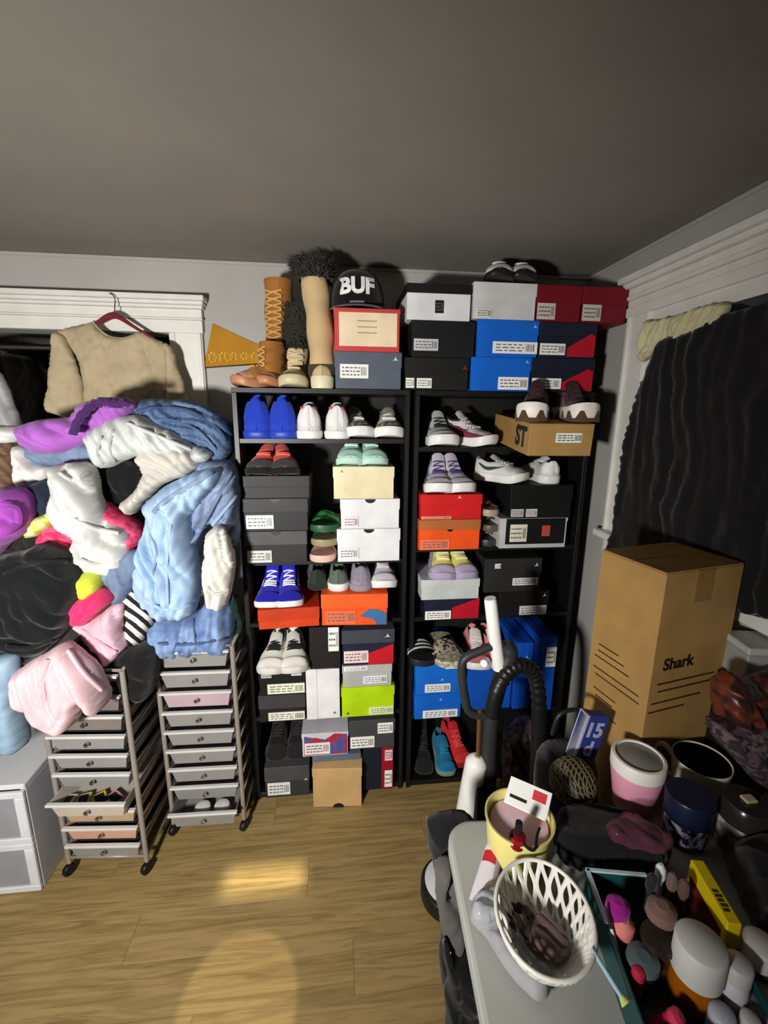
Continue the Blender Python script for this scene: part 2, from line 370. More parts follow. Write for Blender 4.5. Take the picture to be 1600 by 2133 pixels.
# ------------------------------------------------------------------ shoe boxes
def print_bars(mb, x0, x1, z0, z1, y, seed):
    rr = random.Random(seed); w, hh = x1-x0, z1-z0
    n = 3
    for i in range(n):
        za = z0+hh*(.2+.25*i); a = x0+w*.07
        while a < x1-w*.3:
            l = w*rr.uniform(.06, .16); mb.box(a, min(a+l, x1-w*.3), y-.0004, y, za, za+hh*.09, 0); a += l+w*.04
    a = x1-w*.26
    while a < x1-w*.06: l = w*rr.uniform(.012, .03); mb.box(a, a+l, y-.0004, y, z0+hh*.2, z1-hh*.2, 0); a += l+w*.022
def half_disc(cx, cz, r, y0, y1, down=True):
    sgn = -1 if down else 1
    return MB().prism([(cx+r*cos(a), cz+sgn*r*.75*sin(a)) for a in [pi*i/10 for i in range(11)]], y0, y1)
def sbox(label, px, z0, body, lid=None, lidh=.38, labels=(), Yf=-.03, depth=.3, rz=0, notch=None, logo=None, group=None, lid_side='top', panel=None, h=None, name='shoe_box'):
    x0p, y0p, x1p, y1p = px; ym = (y0p+y1p)/2
    xa, xb = atY(x0p, ym, Yf).x, atY(x1p, ym, Yf).x
    H = h if h else atY((x0p+x1p)/2, y0p, Yf).z-atY((x0p+x1p)/2, y1p, Yf).z
    if z0 < 1.79 and Yf+depth > .05:
        lo, hi = (LX0, LX1) if (xa+xb)/2 < .295 else (RX0, RX1)
        xa = max(xa, lo+.022); xb = min(xb, hi-.022)
    Wd = xb-xa; hw = Wd/2
    r = thing(name, label, 'shoe box', ((xa+xb)/2, Yf+depth/2, z0), radians(rz), group)
    d2 = depth/2; lm = lid or body; e = .0025
    if lid_side == 'top':
        hl = H*lidh
        MB().box(-hw+e, hw-e, -d2+e, d2-e, 0, H-.003, .0012).build('body', body, r)
        l = MB().box(-hw, hw, -d2, d2, H-hl, H, .0015).build('lid', lm, r)
    elif lid_side == 'left':
        wl = Wd*lidh
        MB().box(-hw+.003, hw-e, -d2+e, d2-e, 0, H-e, .0012).build('body', body, r)
        l = MB().box(-hw, -hw+wl, -d2, d2, 0, H, .0015).build('lid', lm, r)
    else:
        wl = Wd*lidh
        MB().box(-hw+e, hw-.003, -d2+e, d2-e, 0, H-e, .0012).build('body', body, r)
        l = MB().box(hw-wl, hw, -d2, d2, 0, H, .0015).build('lid', lm, r)
    if panel:       # printed colour panel on the face: polygon in face fractions
        pts, pmt = panel; MB().prism([(-hw+Wd*u, H*v) for u, v in pts], -d2-.0006, -d2+e).build('printed_panel', pmt, r)
    INK2 = pl(96, 96, 98)
    for i, L_ in enumerate(labels):
        u0, v0, u1, v1 = L_[:4]; m = L_[4] if len(L_) > 4 else PAPER
        a, b, c, dd = -hw+Wd*u0, -hw+Wd*u1, H*v0, H*v1
        lb = MB().box(a, b, -d2-.0014, -d2+.002, c, dd, .0003).build('label', m, r); INK = INK2
        pb = MB(); print_bars(pb, a, b, c, dd, -d2-.0014, hash((x0p, y0p, i)) % 9999); pb.build('print', INK, lb)
    if notch:
        u, v, rr_, dn = notch
        half_disc(-hw+Wd*u, H*v, rr_, -d2-.0012, -d2+.004, dn).build('finger_notch', BLACK, r)
    if logo:
        u, v, sz, m = logo; cx, cz = -hw+Wd*u, H*v
        MB().prism([(cx-sz, cz-sz*.6), (cx-sz*.2, cz-sz*.1), (cx+sz*.1, cz+sz*.8), (cx+sz*.35, cz+.0), (cx+sz, cz-sz*.6), (cx+sz*.1, cz-sz*.35)], -d2-.0012, -d2+.002).build('logo', m, r)
    return z0+H+.0008
# colours
K = card(22, 22, 23); KG = card(46, 46, 47); W_ = card(226, 226, 228); CRM = card(226, 214, 176); GB = card(84, 92, 106)
BLU = card(14, 98, 204); NAVY = card(24, 30, 54); RED = card(196, 22, 36); DRED = card(112, 12, 28); ORG = card(236, 84, 22); LIME = card(176, 212, 8); KRAFT = card(196, 160, 110); LG = card(196, 200, 200)
SB = 'shoe boxes on top of the bookcases'
top = 1.8008
# --- on top of the left bookcase
z = sbox('slate-blue shoe box with white size label under the coral-edged box', (697, 735, 837, 812), top, GB, GB, .42, [(.08, .28, .5, .66)], logo=(.9, .82, .011, WHITE), group=SB)
cz_ = sbox('cream box end framed in coral red, directly under the black cap', (695, 645, 834, 735), z, card(196, 66, 66), lidh=.12, panel=([(.08, .12), (.95, .12), (.95, .9), (.08, .9)], card(236, 214, 182)), group=SB, depth=.27)
# printed mark on the cream face
# --- on top of the right bookcase
z = sbox('black shoe box with two white stickers, lowest left on the corner bookcase top', (843, 745, 977, 812), top, K, lidh=.4, labels=[(.02, .05, .15, .36), (.19, .05, .42, .36)], logo=(.93, .7, .012, card(150, 30, 34)), group=SB)
z = sbox('black shoe box with one grey sticker, below the white box with black lid', (857, 668, 990, 745), z, card(20, 20, 22), lidh=.35, labels=[(.04, .18, .42, .5, card(200, 200, 200))], group=SB)
sbox('white shoe box with a black lid and small black square logo', (847, 592, 982, 668), z, W_, card(18, 18, 19), .26, [(.44, .2, .57, .55, card(24, 26, 34))], group=SB)
z = sbox('bright blue shoe box resting directly on the corner bookcase top', (981, 745, 1106, 815), top, BLU, lidh=.4, labels=[(.46, .04, .96, .42)], logo=(.92, .88, .009, card(160, 200, 240)), group=SB)
z = sbox('bright blue shoe box with a long white label, under the plain white box', (994, 667, 1122, 745), z, BLU, lidh=.4, labels=[(.26, .1, .99, .42)], logo=(.93, .84, .01, card(160, 200, 240)), group=SB)
zw = sbox('plain white shoe box carrying black and white sneakers near the ceiling', (986, 590, 1118, 667), z, card(206, 206, 206), lidh=.36, labels=[(.06, .03, .3, .28, card(214, 220, 206))], group=SB)
PN = ([(.5, .04), (.98, .04), (.98, .62), (.9, .7), (.5, .3)], card(176, 16, 40))
z = sbox('navy shoe box with red flash, lower of two beside the blue boxes', (1107, 745, 1238, 815), top, card(22, 26, 44), lidh=.4, labels=[(.02, .08, .48, .4)], panel=PN, group=SB)
z = sbox('navy shoe box with red flash, upper of two beside the blue boxes', (1124, 670, 1243, 745), z, card(22, 26, 44), lidh=.4, labels=[(.02, .08, .46, .4)], panel=PN, group=SB)
sbox('dark red shoe box beside the white box near the ceiling', (1119, 592, 1212, 668), z, DRED, lidh=.5, labels=[(.02, .05, .42, .5, card(206, 196, 186))], group=SB, depth=.28)
sbox('dark red shoe box touching the right wall near the ceiling', (1214, 592, 1309, 668), z, DRED, lidh=.5, labels=[(.02, .05, .42, .5, card(206, 196, 186))], group=SB, depth=.28)
# --- left bookcase, second shelf
G2 = 'shoe boxes on the second shelf of the left bookcase'
z = sbox('black shoe box at the bottom of the left stack above the blue high-tops', (500, 1100, 640, 1168), LS[1]+.0008, card(34, 34, 35), card(74, 74, 74), .42, [(.03, .05, .42, .42, card(214, 214, 210))], notch=(.5, .99, .019, True), group=G2)
z = sbox('black shoe box with black and white picture sticker, middle of its stack', (501, 1032, 642, 1100), z, card(34, 34, 35), card(50, 50, 50), .42, [(.04, .08, .46, .5)], notch=(.5, .99, .019, True), group=G2)
zl = sbox('plain black shoe box under the coral running shoes', (506, 985, 645, 1032), z, card(36, 36, 37), lidh=.5, group=G2)
z = sbox('white shoe box with black finger notch, lowest of the white pair', (702, 1097, 834, 1165), LS[1]+.0008, W_, lidh=.36, notch=(.5, .99, .021, True), labels=[(.04, .1, .34, .42, card(232, 230, 234))], group=G2, depth=.29)
z = sbox('white shoe box with black finger notch, upper of the white pair', (709, 1035, 833, 1097), z, W_, lidh=.36, notch=(.5, .99, .021, True), labels=[(.06, .06, .3, .42, card(240, 226, 230))], group=G2, depth=.29)
zr = sbox('cream shoe box under the mint sneakers', (695, 968, 823, 1035), z, CRM, lidh=.34, logo=(.14, .86, .008, card(110, 100, 70)), group=G2, depth=.29, rz=-1)
# --- left bookcase, third shelf
zo1 = sbox('flat orange shoe box under the royal blue high-tops', (531, 1256, 660, 1297), LS[2]+.0008, card(206, 62, 18), card(190, 54, 16), .6, group='orange shoe boxes in the left bookcase', Yf=-.05, depth=.33, rz=4)
zo2 = sbox('bright orange shoe box with blue patch below the lilac sneakers', (673, 1232, 812, 1297), LS[2]+.0008, ORG, card(240, 92, 30), .45, [(.06, .06, .52, .48, card(238, 110, 70))], panel=([(.58, .28), (.72, .52), (.84, .5), (.98, .38), (.98, .02), (.84, .02), (.78, .2)], card(60, 108, 156)), group='orange shoe boxes in the left bookcase', Yf=-.05, depth=.33, rz=-3)
# --- left bookcase, fourth shelf
G4 = 'shoe boxes on the fourth shelf of the left bookcase'
z = sbox('black shoe box with one wide label, lower of two below the white sneakers', (538, 1437, 636, 1492), LS[3]+.0008, card(26, 26, 27), card(58, 58, 60), .5, [(.2, .05, .98, .36, card(226, 228, 208))], group=G4)
z4 = sbox('black shoe box with three stickers under the white canvas sneakers', (538, 1380, 636, 1437), z, card(20, 20, 20), lidh=.46, labels=[(.06, .66, .28, .95, card(180, 180, 178)), (.7, .7, .92, .96, card(210, 210, 208)), (.18, .06, .98, .42, card(230, 230, 206))], group=G4)
zv = sbox('white shoe box standing on its side between black and lime boxes', (638, 1390, 709, 1494), LS[3]+.0008, W_, card(228, 228, 228), .32, lid_side='left', logo=(.82, .12, .007, BLACK), group=G4)
sbox('dark brown shoe box on end with a tall white sticker', (643, 1300, 709, 1388), zv, card(30, 25, 24), lidh=.2, lid_side='right', labels=[(.62, .42, .95, .98)], group=G4)
z = sbox('lime green shoe box with white label in the left bookcase', (711, 1430, 822, 1491), LS[3]+.0008, LIME, lidh=.3, labels=[(.52, .06, .98, .3, card(226, 236, 190))], logo=(.12, .14, .007, BLACK), group=G4)
z = sbox('light grey shoe box sitting on the lime green box', (713, 1385, 817, 1430), z, card(178, 176, 174), lidh=.35, labels=[(.42, .16, .9, .5, card(226, 232, 236)), (.04, .78, .5, .96, card(240, 240, 240))], group=G4)
sbox('navy lidded shoe box with red corner, on the light grey box', (712, 1312, 822, 1385), z, card(28, 30, 52), card(62, 64, 76), .38, [(.04, .08, .5, .42, card(240, 214, 214))], panel=([(.5, .02), (.98, .02), (.98, .58), (.5, .34)], RED), logo=(.86, .82, .012, WHITE), group=G4)
# --- left bookcase, bottom
G5 = 'shoe boxes on the bottom shelf of the left bookcase'
z = sbox('dark grey shoe box with wide white label at the bottom left', (551, 1592, 645, 1655), LS[4]+.0008, card(48, 48, 50), card(66, 66, 68), .46, [(.06, .1, .56, .5, card(222, 222, 222))], logo=(.92, .56, .008, WHITE), group=G5)
zb1 = z
zm = sbox('faded slate shoe box behind the kraft box', (651, 1555, 752, 1640), LS[4]+.0008, card(96, 104, 116), lidh=.35, group=G5, h=.2)
sbox('red white and blue patterned shoe box on the bottom shelf', (628, 1508, 726, 1556), zm, card(200, 196, 204), lidh=.2, labels=[(.06, .1, .6, .6, card(240, 226, 226))], panel=([(.05, .06), (.97, .06), (.97, .9), (.7, .96), (.5, .7), (.05, .9)], mat((170, 36, 40), .5, 'camo', rgb2=(66, 82, 150), scale=26)), group=G5)
zz_ = sbox('navy and red shoe box standing on end at the right of the bottom shelf', (756, 1562, 819, 1648), LS[4]+.0008, card(22, 26, 42), card(150, 14, 34), .38, lid_side='right', labels=[(.72, .06, .97, .46), (.72, .7, .97, .95, card(240, 200, 204))], group=G5)
sbox('dark grey shoe box with two white labels above the navy box on end', (727, 1497, 823, 1557), max(zz_, zm), card(64, 64, 68), lidh=.42, labels=[(.03, .06, .55, .44), (.62, .52, .95, .88)], group=G5)
# kraft box lying out on the floor
p = atZ(702, 1682, 0)
sbox('open kraft-brown shoe box on the floor in front of the left bookcase', (652, 1602, 756, 1682), .002, KRAFT, lidh=.2, notch=(.52, .0, .024, False), Yf=p.y, depth=.1, rz=-4, group=G5)
# --- right bookcase, second shelf
H2 = 'shoe boxes on the second shelf of the corner bookcase'
z = sbox('orange shoe box under the red one', (871, 1078, 1001, 1141), RS[1]+.0008, ORG, card(176, 100, 52), .34, [(.03, .02, .5, .36, card(240, 120, 80))], notch=(.5, .68, .012, True), group=H2)
zp = sbox('red shoe box under the purple and white sneakers', (876, 1026, 1005, 1078), z, card(206, 26, 28), lidh=.4, logo=(.62, .9, .01, card(240, 200, 180)), labels=[(.02, .02, .5, .14, card(236, 150, 130))], group=H2)
z = sbox('black shoe box with white border and red sticker', (1041, 1080, 1181, 1142), RS[1]+.0008, card(190, 190, 190), card(186, 186, 186), .12, [(.15, .22, .4, .8, card(226, 220, 200)), (.62, .4, .74, .75, card(216, 64, 60))], panel=([(.09, .14), (.96, .14), (.96, .99), (.09, .99)], card(17, 17, 18)), group=H2)
zk = sbox('black shoe box with two pale stickers under the white low sneakers', (1064, 1012, 1192, 1080), z, card(18, 18, 19), lidh=.5, labels=[(.02, .04, .22, .28, card(190, 190, 190)), (.26, .04, .44, .28, card(214, 212, 220))], group=H2)
# --- third shelf
H3 = 'shoe boxes on the third shelf of the corner bookcase'
z = sbox('navy and red shoe box under the pale grey box in the corner bookcase', (884, 1238, 1000, 1284), RS[2]+.0008, card(24, 28, 52), lidh=.45, labels=[(.02, .04, .48, .42)], panel=([(.5, .04), (.98, .04), (.98, .95), (.5, .55)], card(186, 16, 40)), group=H3)
zy = sbox('pale grey shoe box under the yellow and lavender sneakers', (878, 1196, 1000, 1238), z, LG, lidh=.4, group=H3, Yf=-.05)
z = sbox('black shoe box with one barcode label, lower of two above the pink sneakers', (1040, 1228, 1143, 1280), RS[2]+.0008, card(22, 20, 20), lidh=.4, labels=[(.42, .08, .96, .44, card(214, 214, 214))], logo=(.9, .85, .009, WHITE), group=H3)
sbox('charcoal shoe box with small logo and barcode label, upper of two above the pink sneakers', (1010, 1158, 1128, 1228), z, card(40, 40, 40), lidh=.45, labels=[(.5, .2, .94, .42, card(222, 222, 222)), (.17, .72, .27, .86)], logo=(.9, .8, .011, WHITE), group=H3)
# --- fourth shelf
H4 = 'blue shoe boxes on the fourth shelf of the corner bookcase'
z = sbox('blue shoe box at the bottom of the blue stack behind the vacuum', (864, 1432, 962, 1482), RS[3]+.0008, BLU, lidh=.42, labels=[(.18, .05, .92, .36)], logo=(.55, .8, .008, card(170, 206, 240)), group=H4)
zs = sbox('blue shoe box under the slide sandals', (866, 1362, 968, 1432), z, card(18, 104, 206), lidh=.5, labels=[(.2, .08, .72, .32), (.6, .76, .98, .97)], logo=(.55, .45, .008, card(170, 206, 240)), group=H4)
zq = sbox('blue shoe box lying behind the vacuum hose', (972, 1395, 1066, 1482), RS[3]+.0008, card(14, 84, 190), lidh=.4, group=H4, Yf=.01, depth=.27)
sbox('blue shoe box on end with faint logo, left of the upright pair', (1074, 1306, 1110, 1482), RS[3]+.0008, card(14, 80, 190), lidh=.4, lid_side='left', logo=(.6, .78, .012, card(150, 200, 240)), group=H4, Yf=.0, depth=.28, h=.335)
sbox('blue shoe box on end with white barcode label by the right side panel', (1118, 1296, 1158, 1482), RS[3]+.0008, card(12, 72, 176), lidh=.4, lid_side='left', labels=[(.45, .6, .95, .86)], group=H4, Yf=-.02, h=.37)
# protruding kraft box with big dark letters on its side
bx = (1072, 872, 1250, 962); zc = RS[0]-.0
# ------------------------------------------------------------------ shoes
BASEW = [(0, .04), (.2, .04), (.42, .038), (.7, .05), (.84, .049), (1, .047)]
class ShoeShape:
    def __init__(s, L=.285, H=.095, wid=1, sole=.028, open_=True, toe=.062):
        s.L, s.H, s.wid, s.sole, s.open_, s.toe = L, H, wid, sole, open_, toe
    def hw(s, t):
        b = interp(t, BASEW)*s.wid
        if t < .13: b *= sqrt(max(0, 1-((.13-t)/.13)**2))*.98+.02
        if t > .84: b *= (max(0, 1-((t-.84)/.16)**2.4))**.5*.98+.02
        return b
    def spring(s, t): return .014*max(0, (t-.72)/.28)**2
    def topz(s, t):
        H = s.H
        return interp(t, [(0, H*.97), (.12, H), (.3, H*.86), (.42, max(.088, H*.86)), (.6, .078), (.82, s.toe), (1, s.toe*.66)])
    def dip(s, t, u):
        if not s.open_: return 0
        o = ss((t-.035)/.04)*ss((.44-t)/.06)
        return o*ss((.34-abs(u))/.07)
    def P(s, t, u, off=0):
        a = (u+1)/2*pi; w = s.hw(t)+off*.8; zb = s.sole*.7+s.spring(t); tz = s.topz(t)+off
        taper = 1-.13*ss((sin(a)-.3))*(1 if t < .5 else 1.2)
        c = cos(a); x = -w*(abs(c)**.75)*(1 if c > 0 else -1)*taper
        z = zb+(tz-zb)*(sin(a)**.7 if sin(a) > 0 else 0)
        d = s.dip(t, u)
        if d: z = z*(1-d)+(zb+.018)*d; x *= 1-.12*d
        y = t*s.L
        if t < .02: y -= off
        if t > .98: y += off
        return Vector((x, y, z))
def shoe(label, px, z0, facing, upper, sole=WHITE, lining=None, laces=None, toe=None, heel=None, stripe=None, tongue=None, collar=None, Yf=-.02, toe_t=.8, zig=None, L=.285, H=.095, wid=1, soleh=.028, group=None, stripes=1, name='sneaker', tilt=0, cat='sneaker', band=None):
    """px: pixel x of the shoe's nearest end; facing: degrees, 0 = heel to the room, 180 = toe to the room"""
    sh = ShoeShape(L, H, wid, soleh); fa = radians(facing)
    X = xat(px[0] if isinstance(px, tuple) else px, Yf, z0+.04)
    near = Vector((0, 0, 0)) if cos(fa) > 0 else Vector((0, L, 0))
    Rm = Matrix.Rotation(fa, 3, 'Z'); n = Rm @ near
    loc = Vector((X, Yf, z0))-n
    r = thing(name, label, cat, loc, fa, group)
    if tilt: r.rotation_euler = (radians(tilt), 0, fa)
    NT, NU = 34, 37
    tt = [(i/(NT-1)) for i in range(NT)]; tt = [.5-.5*cos(pi*t) if True else t for t in tt]
    tt = [t*.5+ (i/(NT-1))*.5 for i, t in enumerate(tt)]
    uu = [-1+2*j/(NU-1) for j in range(NU)]
    pts = [[sh.P(t, u) for u in uu] for t in tt]
    up = MB(); ln = MB()
    V = [p for row in pts for p in row]; fu = []; fl = []
    for i in range(NT-1):
        for j in range(NU-1):
            tm, um = (tt[i]+tt[i+1])/2, (uu[j]+uu[j+1])/2
            (fl if sh.dip(tm, um) > .45 else fu).append([i*NU+j, (i+1)*NU+j, (i+1)*NU+j+1, i*NU+j+1])
    up.add(V, fu, True).build('upper', upper, r)
    if fl: ln.add(V, fl, True).build('lining', lining or BLACK, r)
    # sole
    ol = []
    for i in range(25): t = .5-.5*cos(pi*i/24); ol.append((t, 1))
    for i in range(23, 0, -1): t = .5-.5*cos(pi*i/24); ol.append((t, -1))
    rings = []
    for gx, zf in ((.0, 0), (.004, .15), (.0055, .8), (.003, 1)):
        rings.append([Vector((sd*(sh.hw(t)*1.02+gx), t*L+(gx if t > .97 else (-gx if t < .03 else 0)), soleh*zf+sh.spring(t))) for t, sd in ol])
    n_ = len(ol); sm = MB(); V = [p for rg in rings for p in rg]
    F = [[a*n_+k, a*n_+(k+1) % n_, (a+1)*n_+(k+1) % n_, (a+1)*n_+k] for a in range(3) for k in range(n_)]
    F.append(list(range(n_))); F.append([3*n_+k for k in range(n_)][::-1])
    sm.add(V, F, True).build('sole', sole, r)
    if zig:
        V = [Vector((p.x*1.03, p.y+(p.y-L/2)*.02, z)) for k_, p in enumerate(rings[2]) for z in (.001, soleh*(.25 if k_ % 4 < 2 else .72))]
        MB().add(V, [[2*k_, 2*((k_+1) % n_), 2*((k_+1) % n_)+1, 2*k_+1] for k_ in range(n_)]).build('sole_teeth', zig, r)
    def patch(nm, t0, t1, u0, u1, m, off=.0025, shape=None):
        mb = MB()
        def fn(a, b):
            t = t0+(t1-t0)*a; lo, hi = (u0, u1) if not shape else shape(a)
            u = lo+(hi-lo)*b; e = min(a, 1-a, b, 1-b)
            return sh.P(t, u, off if e > .01 else -.0015)
        mb.grid(fn, 12, 14); return mb.build(nm, m, r)
    if toe: patch('toe_cap', toe_t, 1, -.97, .97, toe)
    if heel: patch('heel_tab', 0, .1, -.95, .95, heel)
    if band: patch('mudguard', .03, .99, .62, .98, band); patch('mudguard', .03, .99, -.98, -.62, band)
    if collar:
        pts_ = [sh.P(.05+.37*i/10, .36, .002) for i in range(11)]+[sh.P(.42-.37*i/10, -.36, .002) for i in range(11)]
        MB().tube(pts_, .0055, 6, closed=True).build('collar', collar, r)
    tm_ = tongue or upper
    zt = sh.topz(.42); H_ = max(H, zt)
    tg = MB()
    tg.grid(lambda a, b: Vector(((b-.5)*.056*(1-.1*a), L*(.56-.2*a), (sh.topz(.56)+.002)*(1-a)+(H_+.012)*a - .012*(abs(b-.5)*2)**3*a)), 6, 5)
    tg.grid(lambda a, b: Vector(((b-.5)*.056*(1-.1*a), L*(.56-.2*a)-.007, (sh.topz(.56)-.004)*(1-a)+(H_+.012)*a - .012*(abs(b-.5)*2)**3*a)), 6, 5)
    tg.build('tongue', tm_, r)
    if laces:
        lm = MB()
        for i in range(5):
            t = .46+.055*i
            lm.tube([sh.P(t+(.02 if b % 2 else -.01)*0, -.26+.52*b/6, .005) for b in range(7)], .0035, 5)
            if i < 4: lm.tube([sh.P(t+.055*b/4, -.22+.44*b/4, .006) for b in range(5)], .003, 5)
        lm.build('laces', laces, r)
    if stripe:
        for sd in (-1, 1):
            for q in range(stripes):
                mb = MB()
                t0, t1 = (.3+.09*q, .42+.09*q) if stripes > 1 else (.12, .66)
                def fn(a, b, sd=sd, t0=t0, t1=t1):
                    t = t0+(t1-t0)*a
                    uc = (.86-.42*a) if stripes > 1 else (.62+.22*sin(pi*min(1, a*1.0))-.16*a)
                    wd = .05 if stripes > 1 else .1*(sin(pi*min(1, .15+a*.85)))
                    e = min(a, 1-a, b, 1-b)
                    return sh.P(t+(0 if stripes == 1 else .03*(b-.5)), sd*(uc+wd*(b-.5)*2), .0025 if e > .01 else -.001)
                mb.grid(fn, 14, 5); mb.build('side_stripe', stripe, r)
    return r
def pair(label, pxs, *a, angles=None, group=None, words=('left', 'right'), **kw):
    for i, px in enumerate(pxs):
        k2 = dict(kw); f = a[1]+(angles[i] if angles else 0)
        shoe(label % words[i], px, a[0], f, *a[2:], group=group or (label % 'each'), **k2)
cw = cloth(214, 213, 210)
# top of plain white box
pair('black and white sneaker on the white box near the ceiling, %s of the pair', [1042, 1092], zw, 180, cloth(26, 26, 28), pl(20, 20, 20), toe=cloth(210, 208, 200), laces=WHITE, stripe=WHITE, toe_t=.66, L=.24, H=.088, wid=1.0, soleh=.02, Yf=-.06, angles=(-16, -14), group='sneakers near the ceiling')
# left bookcase shelf 1
g = 'shoes on the first shelf of the left bookcase'
z = LS[0]+.0008
pair('bright blue suede shoe seen from the heel, %s of the pair', [534, 588], z, 0, cloth(40, 66, 190), pl(44, 66, 180), L=.26, H=.15, heel=cloth(34, 60, 176), group=g, wid=1.25)
pair('white sneaker with red collar and grey side, %s of the pair', [643, 703], z, 0, cw, WHITE, lining=cloth(40, 26, 28), collar=cloth(206, 90, 84), stripe=cloth(120, 116, 116), laces=WHITE, L=.27, H=.125, heel=cloth(226, 222, 224), group=g, wid=1.12, soleh=.03, band=cloth(150, 146, 148))
pair('white sneaker with olive mesh toe, %s of the pair', [752, 812], z, 180, cloth(226, 222, 212), WHITE, toe=mat((96, 92, 78), .8, 'camo', rgb2=(170, 164, 146), scale=90), lining=BLACK, laces=WHITE, tongue=cloth(150, 140, 124), collar=cloth(120, 92, 66), L=.27, H=.11, group=g, wid=1.1, soleh=.036, angles=(6, -4))
# left bookcase shelf 2
g = 'running shoes on boxes in the left bookcase'
pair('coral and black running shoe on the black box stack, %s of the pair', [538, 594], zl, 180, cloth(222, 80, 72), cloth(26, 26, 26), toe=cloth(60, 64, 58), toe_t=.84, lining=cloth(30, 22, 22), laces=cloth(240, 110, 96), L=.27, H=.1, wid=1.1, Yf=-.08, group=g, angles=(-4, 10), soleh=.024)
pair('mint green sneaker on the cream box, %s of the pair', [730, 784], zr, 180, cloth(166, 216, 200), cloth(190, 226, 212), laces=cloth(210, 236, 226), lining=cloth(60, 80, 74), L=.25, H=.1, wid=1.08, Yf=-.05, group=g, angles=(-5, 8), soleh=.024, toe=cloth(176, 222, 206))
# left bookcase shelf 3
g = 'shoes on the third shelf of the left bookcase'
pair('royal blue high-top with white sole, %s of the pair', [555, 603], zo1, 180, cloth(44, 40, 196), WHITE, toe=cloth(36, 32, 176), laces=WHITE, L=.25, H=.14, wid=1.05, Yf=-.07, group=g, angles=(-3, 6), soleh=.026, lining=cloth(20, 20, 70), stripe=cloth(230, 230, 240))
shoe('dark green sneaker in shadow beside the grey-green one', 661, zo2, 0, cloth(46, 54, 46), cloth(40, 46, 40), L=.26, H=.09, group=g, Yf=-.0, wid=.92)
shoe('grey-green sneaker with white heel sole on the orange box', 705, zo2, 0, cloth(92, 104, 92), WHITE, L=.26, H=.095, group=g, Yf=-.02, wid=.98, soleh=.032)
shoe('grey lilac sneaker seen from the heel, next to the white-soled lilac one', 753, zo2, 0, cloth(150, 142, 158), cloth(150, 144, 154), L=.26, H=.11, group=g, Yf=-.03, wid=1.05, heel=cloth(134, 128, 140))
shoe('pale lilac and white sneaker at the right end above the orange box', 802, zo2, 180, cloth(212, 204, 220), WHITE, lining=cloth(40, 40, 44), toe=cloth(222, 214, 226), band=cloth(136, 128, 146), laces=WHITE, L=.26, H=.11, group=g, Yf=-.03, wid=1.05, soleh=.032)
# white canvas sneakers, toes to the room
g = 'white canvas sneakers in the left bookcase'
pair('worn white sneaker with black eyelets, toe to the room, %s of the pair', [561, 612], z4, 180, cloth(226, 224, 214), cloth(210, 208, 200), laces=cloth(30, 30, 30), lining=cloth(34, 30, 28), toe=cloth(232, 230, 222), tongue=cloth(214, 212, 204), L=.26, H=.1, wid=1.12, Yf=-.1, group=g, angles=(-4, 5), soleh=.03)
# black shoes at the bottom left
g = 'dark shoes on the bottom shelf of the left bookcase'
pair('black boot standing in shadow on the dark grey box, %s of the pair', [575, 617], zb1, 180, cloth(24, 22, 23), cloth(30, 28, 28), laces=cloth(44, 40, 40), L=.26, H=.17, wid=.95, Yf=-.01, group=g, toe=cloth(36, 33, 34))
shoe('faded blue canvas shoe hanging over the kraft box', 726, LS[4]+.215, 170, cloth(84, 104, 132), cloth(190, 186, 180), laces=cloth(200, 204, 210), L=.2, H=.07, wid=.75, Yf=-.075, tilt=12) if False else None
# right bookcase shelf 1
g = 'sneakers on the first shelf of the corner bookcase'
z = RS[0]+.0008
shoe('white and grey sneaker with zigzag laces, toe to the room', 930, z, 180, cloth(190, 192, 192), WHITE, laces=cloth(34, 34, 36), toe=cloth(206, 208, 208), lining=BLACK, stripe=cloth(40, 40, 44), L=.27, H=.13, wid=1.18, soleh=.038, group=g, Yf=-.02)
shoe('white sneaker with black stripe and plum sole, turned sideways', (1030, 920), z, 218, cloth(218, 214, 212), WHITE, laces=cloth(228, 228, 228), band=cloth(120, 50, 72), lining=BLACK, collar=cloth(30, 28, 30), stripe=cloth(24, 22, 24), L=.27, H=.13, wid=1.08, soleh=.036, group=g, Yf=.0)
# kraft box + maroon sneakers
kz = RS[0]-.0
xa, xb = atY(1106, 920, -.2).x, atY(1236, 920, -.2).x
kzt = atY(1170, 872, -.2).z; kzb = RS[0]+.0012
kb = thing('carton', 'brown cardboard box with barcode label jutting from the corner bookcase shelf', 'cardboard box', ((xa+xb)/2, .0, kzb), radians(-2))
kb.rotation_euler = (radians(5), 0, radians(-2))
kw = (xb-xa)/2; KH = kzt-kzb
kh = max(.1, KH)
cm = card(176, 138, 82)
MB().box(-kw, kw, -.2, .2, 0, kh, .002).build('body', cm, kb)
l_ = MB().box(-.02, .075, -.2015, -.199, kh*.42, kh*.72, .0003).build('label', PAPER, kb); q = MB(); print_bars(q, -.02, .075, kh*.42, kh*.72, -.2015, 5); q.build('print', INK, l_)
t_ = text_mb('ST', .1, .004, .0006); t_.xf(Matrix.Translation((-kw-.001, -.12, kh*.5)) @ Matrix.Rotation(-pi/2, 4, 'Z') @ STAND); t_.build('side_lettering', INK, kb)
ktop = kzb+kh-.012
g = 'maroon sneakers on the cardboard box'
mz = cloth(70, 38, 46)
shoe('maroon sneaker with jagged white sole, side on, left on the cardboard box', (1106, 880), ktop, 150, mz, pl(236, 230, 220), toe=cloth(84, 44, 54), laces=cloth(60, 34, 40), lining=cloth(30, 18, 20), band=cloth(96, 56, 64), tongue=cloth(54, 28, 34), L=.22, H=.14, wid=1.0, Yf=-.2, group=g, soleh=.055, zig=cloth(92, 66, 52))
